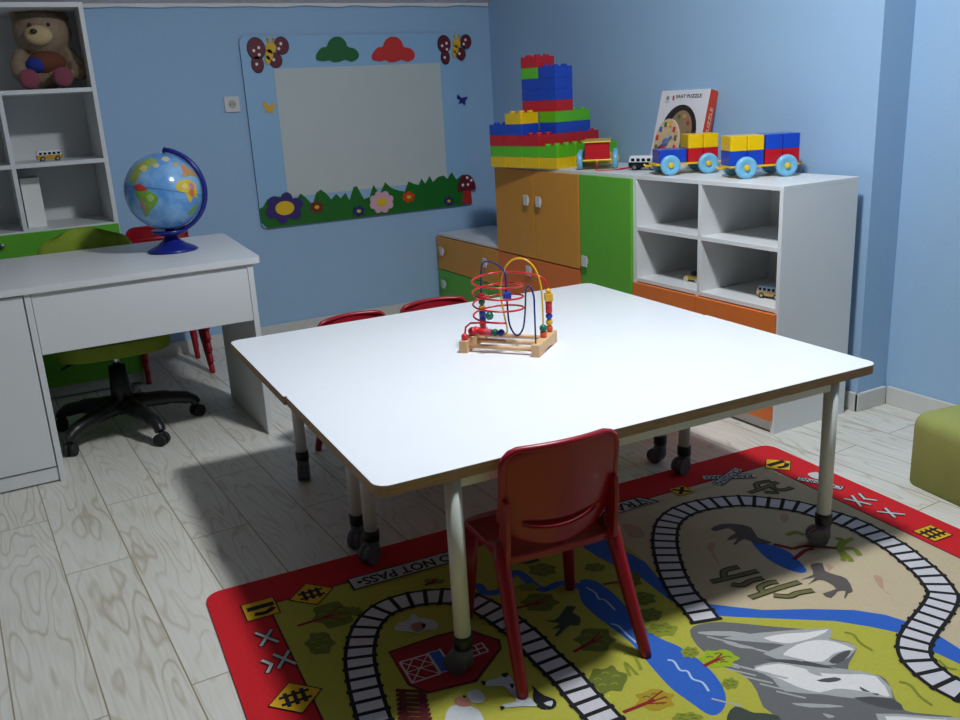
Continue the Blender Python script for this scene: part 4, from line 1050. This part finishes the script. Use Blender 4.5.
# animals as silhouettes
DUSK = ('animal_grey', (92, 84, 80))
spoly([(500, 400), (545, 380), (620, 380), (680, 396), (710, 440), (775, 462), (740, 470), (700, 465), (650, 445), (612, 472), (600, 468), (620, 442), (572, 452), (592, 430), (610, 420), (580, 395), (522, 410)], T_, *DUSK, n=2)
spoly([(230, 560), (280, 555), (292, 590), (340, 608), (390, 626), (418, 680), (398, 690), (385, 712), (378, 708), (385, 680), (350, 682), (320, 712), (282, 692), (342, 672), (305, 640), (262, 630), (215, 652), (250, 618), (180, 632), (238, 608), (232, 580)], U_, *DUSK, n=2)
DDG = ('animal_dark', (62, 70, 60))
spoly([(250, 322), (300, 322), (330, 290), (348, 266), (386, 270), (370, 290), (402, 312), (395, 345), (362, 340), (312, 385), (300, 382), (325, 350), (282, 362), (320, 336), (290, 330)], S_, *DDG, n=2)
spoly([(135, 75), (175, 62), (240, 80), (215, 92), (190, 96), (150, 92)], S_, *DDG, n=2)
spoly([(215, 500), (240, 470), (275, 480), (300, 490), (380, 500), (380, 560), (230, 550)], V_c, *DDG, n=2)
# barn
BRN = ('barn_red', (158, 20, 32))
flat(P([(388, 652), (438, 635), (456, 631), (471, 630.5), (500, 640), (502, 649), (477, 682), (428, 694), (408, 686)], O_), 'barn_edge', (86, 14, 22))
flat(P([(390, 653), (438, 637), (456, 633), (470, 632.5), (497, 641), (499, 648), (475, 680), (430, 691.5), (409, 684)], O_), *BRN)
PK = ('barn_white', (206, 190, 190))
for i_ in range(5):
    stroke([(392 + 3.5 * i_, 656.5 + 5 * i_), (438 + 2 * i_, 641 + 5.5 * i_)], O_, .003, 'barn_line', (110, 14, 24), 1) if i_ in (0, 4) else None
def ppoly(pts, crop, w, nm):
    for a, c_ in zip(pts, pts[1:] + pts[:1]): stroke([a, c_], crop, w, *nm, smooth=1)
ppoly([(335, 445), (470, 405), (530, 500), (395, 545)], W_, .005, PK)
for s_ in ([(335, 445), (530, 500)], [(470, 405), (395, 545)], [(365, 495), (500, 452)], [(400, 425), (365, 495)], [(400, 425), (500, 452)], [(365, 495), (460, 522)]): stroke(s_, W_, .003, *PK, smooth=1)
flat(P([(470, 400), (530, 385), (590, 480), (535, 495)], W_), *BLU); ppoly([(470, 400), (530, 385), (590, 480), (535, 495)], W_, .003, PK)
stroke([(525, 380), (600, 490)], W_, .005, *PK, smooth=1)
ppoly([(290, 290), (370, 260), (410, 310), (310, 345)], B6, .005, PK); stroke([(330, 275), (360, 328)], B6, .004, *PK, smooth=1); stroke([(300, 315), (390, 285)], B6, .004, *PK, smooth=1)
# fence
for k in range(9):
    y = 580 + k * 22
    stroke([(315 + k * 2, y), (460 + k * 5, y + 6)], W_, .012, 'fence_red', (88, 14, 22), smooth=1)
for x in (345, 440): stroke([(x, 575), (x + 20, 770)], W_, .016, 'fence_red', (88, 14, 22), smooth=1)
# sheep and cow
SH = ('sheep_white', (196, 200, 202)); FACE = ('sheep_face', (176, 118, 100)); BLK = ('ink_black', (18, 18, 18))
spoly([(310, 290), (330, 255), (370, 245), (400, 212), (430, 232), (480, 238), (520, 262), (505, 290), (470, 285), (425, 305), (385, 298)], W_, *SH, n=3)
spoly([(390, 265), (440, 252), (460, 275), (430, 300), (395, 290)], W_, *FACE, n=3)
spoly([(440, 262), (460, 262), (450, 285)], W_, *BLK)
spoly([(150, 720), (175, 650), (240, 630), (330, 650), (375, 700), (370, 780), (160, 790)], B6, *SH, n=3)
spoly([(285, 560), (340, 540), (390, 580), (370, 620), (310, 615)], B6, *SH, n=3); spoly([(205, 600), (250, 580), (300, 610), (300, 640), (230, 640)], B6, *FACE, n=3)
spoly([(255, 575), (280, 580), (265, 592)], B6, *BLK)
spoly([(380, 500), (470, 470), (540, 460), (570, 520), (600, 570), (660, 590), (700, 640), (620, 640), (500, 650), (500, 630), (580, 610), (540, 560), (500, 520), (400, 520)], B6, *SH, n=2)
for pts in ([(490, 445), (530, 440), (520, 465), (500, 465)], [(535, 505), (565, 510), (555, 535)], [(365, 490), (395, 492), (385, 520)], [(480, 640), (510, 645), (490, 665)], [(670, 520), (700, 540), (730, 590), (700, 640), (760, 660), (720, 610)]): spoly(pts, B6, *BLK, n=2)
spoly([(215, 600), (260, 625), (300, 640), (305, 665), (275, 680), (245, 660), (215, 650)], S_, *BLK, n=2); spoly([(255, 655), (290, 645), (285, 668)], S_, *SH, n=2)
# tracks
def track(px_pts, w=.072, gauge=.010, every=.044):
    Q = smooth_path([Vector((*p, 0)) for p in P(px_pts, O_)], 8)
    stroke2(0, [(q.x, q.y) for q in Q], w, 'track_white', (206, 202, 206), 1)
    acc = 0; nextd = 0; segs = []
    for a, c_ in zip(Q, Q[1:]):
        L = (c_ - a).length; d = (c_ - a).normalized()
        while nextd <= acc + L:
            q = a + d * (nextd - acc); n_ = Vector((-d.y, d.x, 0)); segs.append((q + n_ * (w * .62), q - n_ * (w * .62))); nextd += every
        acc += L
    mi_l = LVL[0]
    for a, c_ in segs: LVL[0] = mi_l; stroke2(0, [(a.x, a.y), (c_.x, c_.y)], .0125, 'ink_black', (18, 18, 18), 1)
    T = frames(Q)
    for s_ in (-1, 1):
        stroke2(0, [(q.x - t_.y * s_ * w / 2, q.y + t_.x * s_ * w / 2) for q, t_ in zip(Q, T)], gauge, 'ink_black', (18, 18, 18), 1)
track([(706, 621), (694, 606), (683, 594), (672, 573), (666, 551), (665, 537), (668, 524), (678, 514), (695, 507), (720, 502.5), (744, 501), (769, 503), (798, 507), (816, 512), (842, 520), (860, 527), (880, 538), (898, 549), (913, 561), (929, 575), (940, 589), (943, 597), (936.6, 610), (922, 629), (914, 645), (918, 661), (938, 679), (957, 690), (985, 703), (1020, 722)])
track([(384, 750), (372, 713), (363, 680), (360, 653), (366.7, 627), (383, 610), (406.7, 601), (433, 597), (458, 597.5), (477, 604), (500, 617), (526, 637), (545, 657), (566, 677), (583, 697), (600, 715), (630, 748)])
# lettering on the border: reads from the far side of the rug
def sign(poly, crop): 
    pw = P(poly, crop); cx_ = sum(p[0] for p in pw) / len(pw); cy_ = sum(p[1] for p in pw) / len(pw)
    flat([(cx_ + (x - cx_) * 1.0, cy_ + (y - cy_) * 1.0) for x, y in pw], 'ink_black', (18, 18, 18))
    return pw
ANG = math.atan2(e1.y, e1.x) + PI
def put_text(s, px, py, size, ang, name='ink_black', rgb=(18, 18, 18), sx=1.):
    x0, y0 = on_floor(px, py, RZ); LVL[0] += 1; z = RZ + LVL[0] * .000006
    ca_, sa_ = math.cos(ang), math.sin(ang)
    text_into(rb, s, size, lambda x, y: Vector((x0 + x * ca_ - y * sa_, y0 + x * sa_ + y * ca_, z)), rc(name, rgb), sx, True)
def band(s0, s1, t0, t1, name, rgb): flat([RL(s0, t0), RL(s1, t0), RL(s1, t1), RL(s0, t1)], name, rgb)
def st(px, py):
    q = Vector(on_floor(px, py, RZ)) - c_l; return q.dot(e1), q.dot(e2)
SW = ('sign_white', (190, 190, 190))
s0, t0 = st(351, 583.5); s1, t1 = st(463, 555); tm = (t0 + t1) / 2
flat([RL(s0 - .006, tm - .036), RL(s1 - .02, tm - .036), RL(s1 + .02, tm), RL(s1 - .02, tm + .036), RL(s0 - .006, tm + .036)], 'ink_black', (18, 18, 18))
flat([RL(s0, tm - .030), RL(s1 - .022, tm - .030), RL(s1 + .012, tm), RL(s1 - .022, tm + .030), RL(s0, tm + .030)], *SW)
def put_text_st(s, sc, tc, size, ang, sx=1.):
    x0, y0 = RL(sc, tc); LVL[0] += 1; z = RZ + LVL[0] * .000006
    ca_, sa_ = math.cos(ang), math.sin(ang)
    text_into(rb, s, size, lambda x, y: Vector((x0 + x * ca_ - y * sa_, y0 + x * sa_ + y * ca_, z)), rc('ink_black', (18, 18, 18)), sx, True)
put_text_st('DO NOT PASS', (s0 + s1) / 2 + .018, tm, .058, ANG, .86)
c_ = RL(s0 + .024, tm); flat([(c_[0] + .008 * math.cos(a * PI / 6), c_[1] + .008 * math.sin(a * PI / 6)) for a in range(12)], 'ink_black', (18, 18, 18))
s0, t0 = st(578, 519); s1, t1 = st(654, 500.5); tm = (st(615, 509.5)[1] + st(640, 502)[1]) / 2
flat([RL(s0 - .06, tm - .036), RL(s1 - .03, tm - .036), RL(s1 + .012, tm + .032), RL(s0 - .06, tm + .036)], 'ink_black', (18, 18, 18))
flat([RL(s0 - .05, tm - .029), RL(s1 - .034, tm - .029), RL(s1 + .0, tm + .029), RL(s0 - .05, tm + .029)], *SW)
put_text_st('TRAIN', st(623, 508)[0] - .005, tm, .064, ANG, 1.)
stroke2(0, [RL(s1 - .052, tm - .03), RL(s1 - .018, tm + .03)], .007, 'ink_black', (18, 18, 18), 1)
def diamond(px, py, r, ang, kind):
    s_, t_ = st(px, py); 
    def D(k): return [RL(s_ + r * k * math.cos(ang + a * PI / 2), t_ + r * k * math.sin(ang + a * PI / 2)) for a in range(4)]
    flat(D(1.08), 'ink_black', (18, 18, 18)); flat(D(1.0), 'sign_yellow', (224, 172, 24))
    def G(x, y): return RL(s_ + x, t_ + y)
    if kind == 'bars':
        for d in (-.014, .014): stroke2(0, [G(-.036, d), G(.036, d)], .010, 'ink_black', (18, 18, 18), 1)
        for d in (-.02, 0, .02): stroke2(0, [G(d, -.028), G(d, .028)], .010, 'ink_black', (18, 18, 18), 1)
    elif kind == 'x':
        stroke2(0, [G(-.022, -.022), G(.022, .022)], .013, 'ink_black', (18, 18, 18), 1); stroke2(0, [G(-.022, .022), G(.022, -.022)], .013, 'ink_black', (18, 18, 18), 1)
    else:
        stroke2(0, [G(-.035, -.012), G(.04, -.012)], .022, 'ink_black', (18, 18, 18), 1); stroke2(0, [G(-.02, .02), G(.01, .026), G(.036, .008)], .018, 'ink_black', (18, 18, 18), 3)
diamond(260.5, 609.5, .062, PI / 4, 'lamp'); diamond(311.5, 594.5, .062, 0, 'bars'); diamond(295.5, 698, .062, 0, 'bars')
diamond(681.5, 491, .042, PI / 4, 'x'); diamond(778, 465, .058, 0, 'lamp'); diamond(932.5, 533.5, .052, PI / 4, 'bars')
# crossbuck sign
for pa, pb_, tx_ in (((703, 478), (755, 476), 'RAIL ROAD'), ((717, 485), (738.5, 469.5), 'CROSSING')):
    stroke([pa, pb_], O_, .040, 'ink_black', (18, 18, 18), 1); stroke([pa, pb_], O_, .031, *SW, smooth=1)
    q0 = Vector(on_floor(*pa, RZ)); q1 = Vector(on_floor(*pb_, RZ)); d = q1 - q0
    put_text(tx_, (pa[0] + pb_[0]) / 2, (pa[1] + pb_[1]) / 2, .034, math.atan2(d.y, d.x) + PI, sx=.95)
# round ended crossing plate
s_, t_ = st(822, 483)
pl_ = P([(795, 478), (800, 475), (820, 480), (845, 486), (847, 490), (840, 492), (815, 486), (798, 482)], O_)
stroke([(797, 478.5), (820, 483), (843, 489)], O_, .036, 'ink_black', (18, 18, 18), 1); stroke([(798, 478.7), (820, 483), (842, 488.8)], O_, .028, *SW, smooth=1)
x0, y0 = on_floor(820, 483, RZ); p1 = Vector(on_floor(843, 489, RZ)) - Vector(on_floor(797, 478.5, RZ)); an = math.atan2(p1.y, p1.x) + PI
put_text('CROSSING', 820, 483.3, .032, an, sx=.95)
spoly([(808, 474), (818, 473), (822, 480), (812, 478)], O_, 'sign_white', (190, 190, 190))
# cross marks
def mark(lines):
    for a, c_ in lines: stroke([a, c_], O_, .016, 'ink_black', (18, 18, 18), 1)
    for a, c_ in lines: stroke([a, c_], O_, .009, *SW, smooth=1)
mark([((255.5, 633.5), (278.5, 642.5)), ((271.5, 630), (261, 646.5))])
mark([((273.5, 655), (296.5, 664.5)), ((289, 651), (278.5, 669)), ((262, 661), (272, 665)), ((272, 664), (267.5, 673.5))])
mark([((844, 499), (871, 505)), ((852, 496), (861, 507)), ((859, 494), (865, 500)), ((863, 499), (877, 501))])
mark([((877, 512), (905, 515)), ((885, 508.5), (895, 518))])
rug = obj('rug', rb, RM, recalc=False)
tag(rug, 'large red bordered play rug printed with train tracks, river, mountain and desert', 'rug')

# ------------------------------------------------------------------ ceiling lamp
lp = thing('ceiling_lamp', 'round white glass ceiling lamp over the tables', 'lamp', (1.56, 1.84, CH))
bb = NB(); lathe(bb, [(0, 0), (.17, 0), (.17, -.03), (.16, -.035), (0, -.035)], 40); obj('base', bb, WHITE, lp)
em = bpy.data.materials.new('lamp_glass'); em.use_nodes = True; nt = em.node_tree
nt.nodes.remove(nt.nodes['Principled BSDF']); e = nt.nodes.new('ShaderNodeEmission'); e.inputs[0].default_value = (.90, .95, 1, 1); e.inputs[1].default_value = 64
nt.links.new(e.outputs[0], nt.nodes['Material Output'].inputs[0])
bb = NB(); lathe(bb, [(.15, -.036), (.149, -.045), (.13, -.062), (.08, -.075), (0, -.08)], 40); obj('shade', bb, em, lp)

w = bpy.data.worlds.new('world'); SC.world = w; w.use_nodes = True
w.node_tree.nodes['Background'].inputs[0].default_value = (.05, .06, .08, 1); w.node_tree.nodes['Background'].inputs[1].default_value = .5
SC.view_settings.view_transform = 'Standard'; SC.view_settings.look = 'None'; SC.view_settings.gamma = 1; SC.view_settings.exposure = 2.15
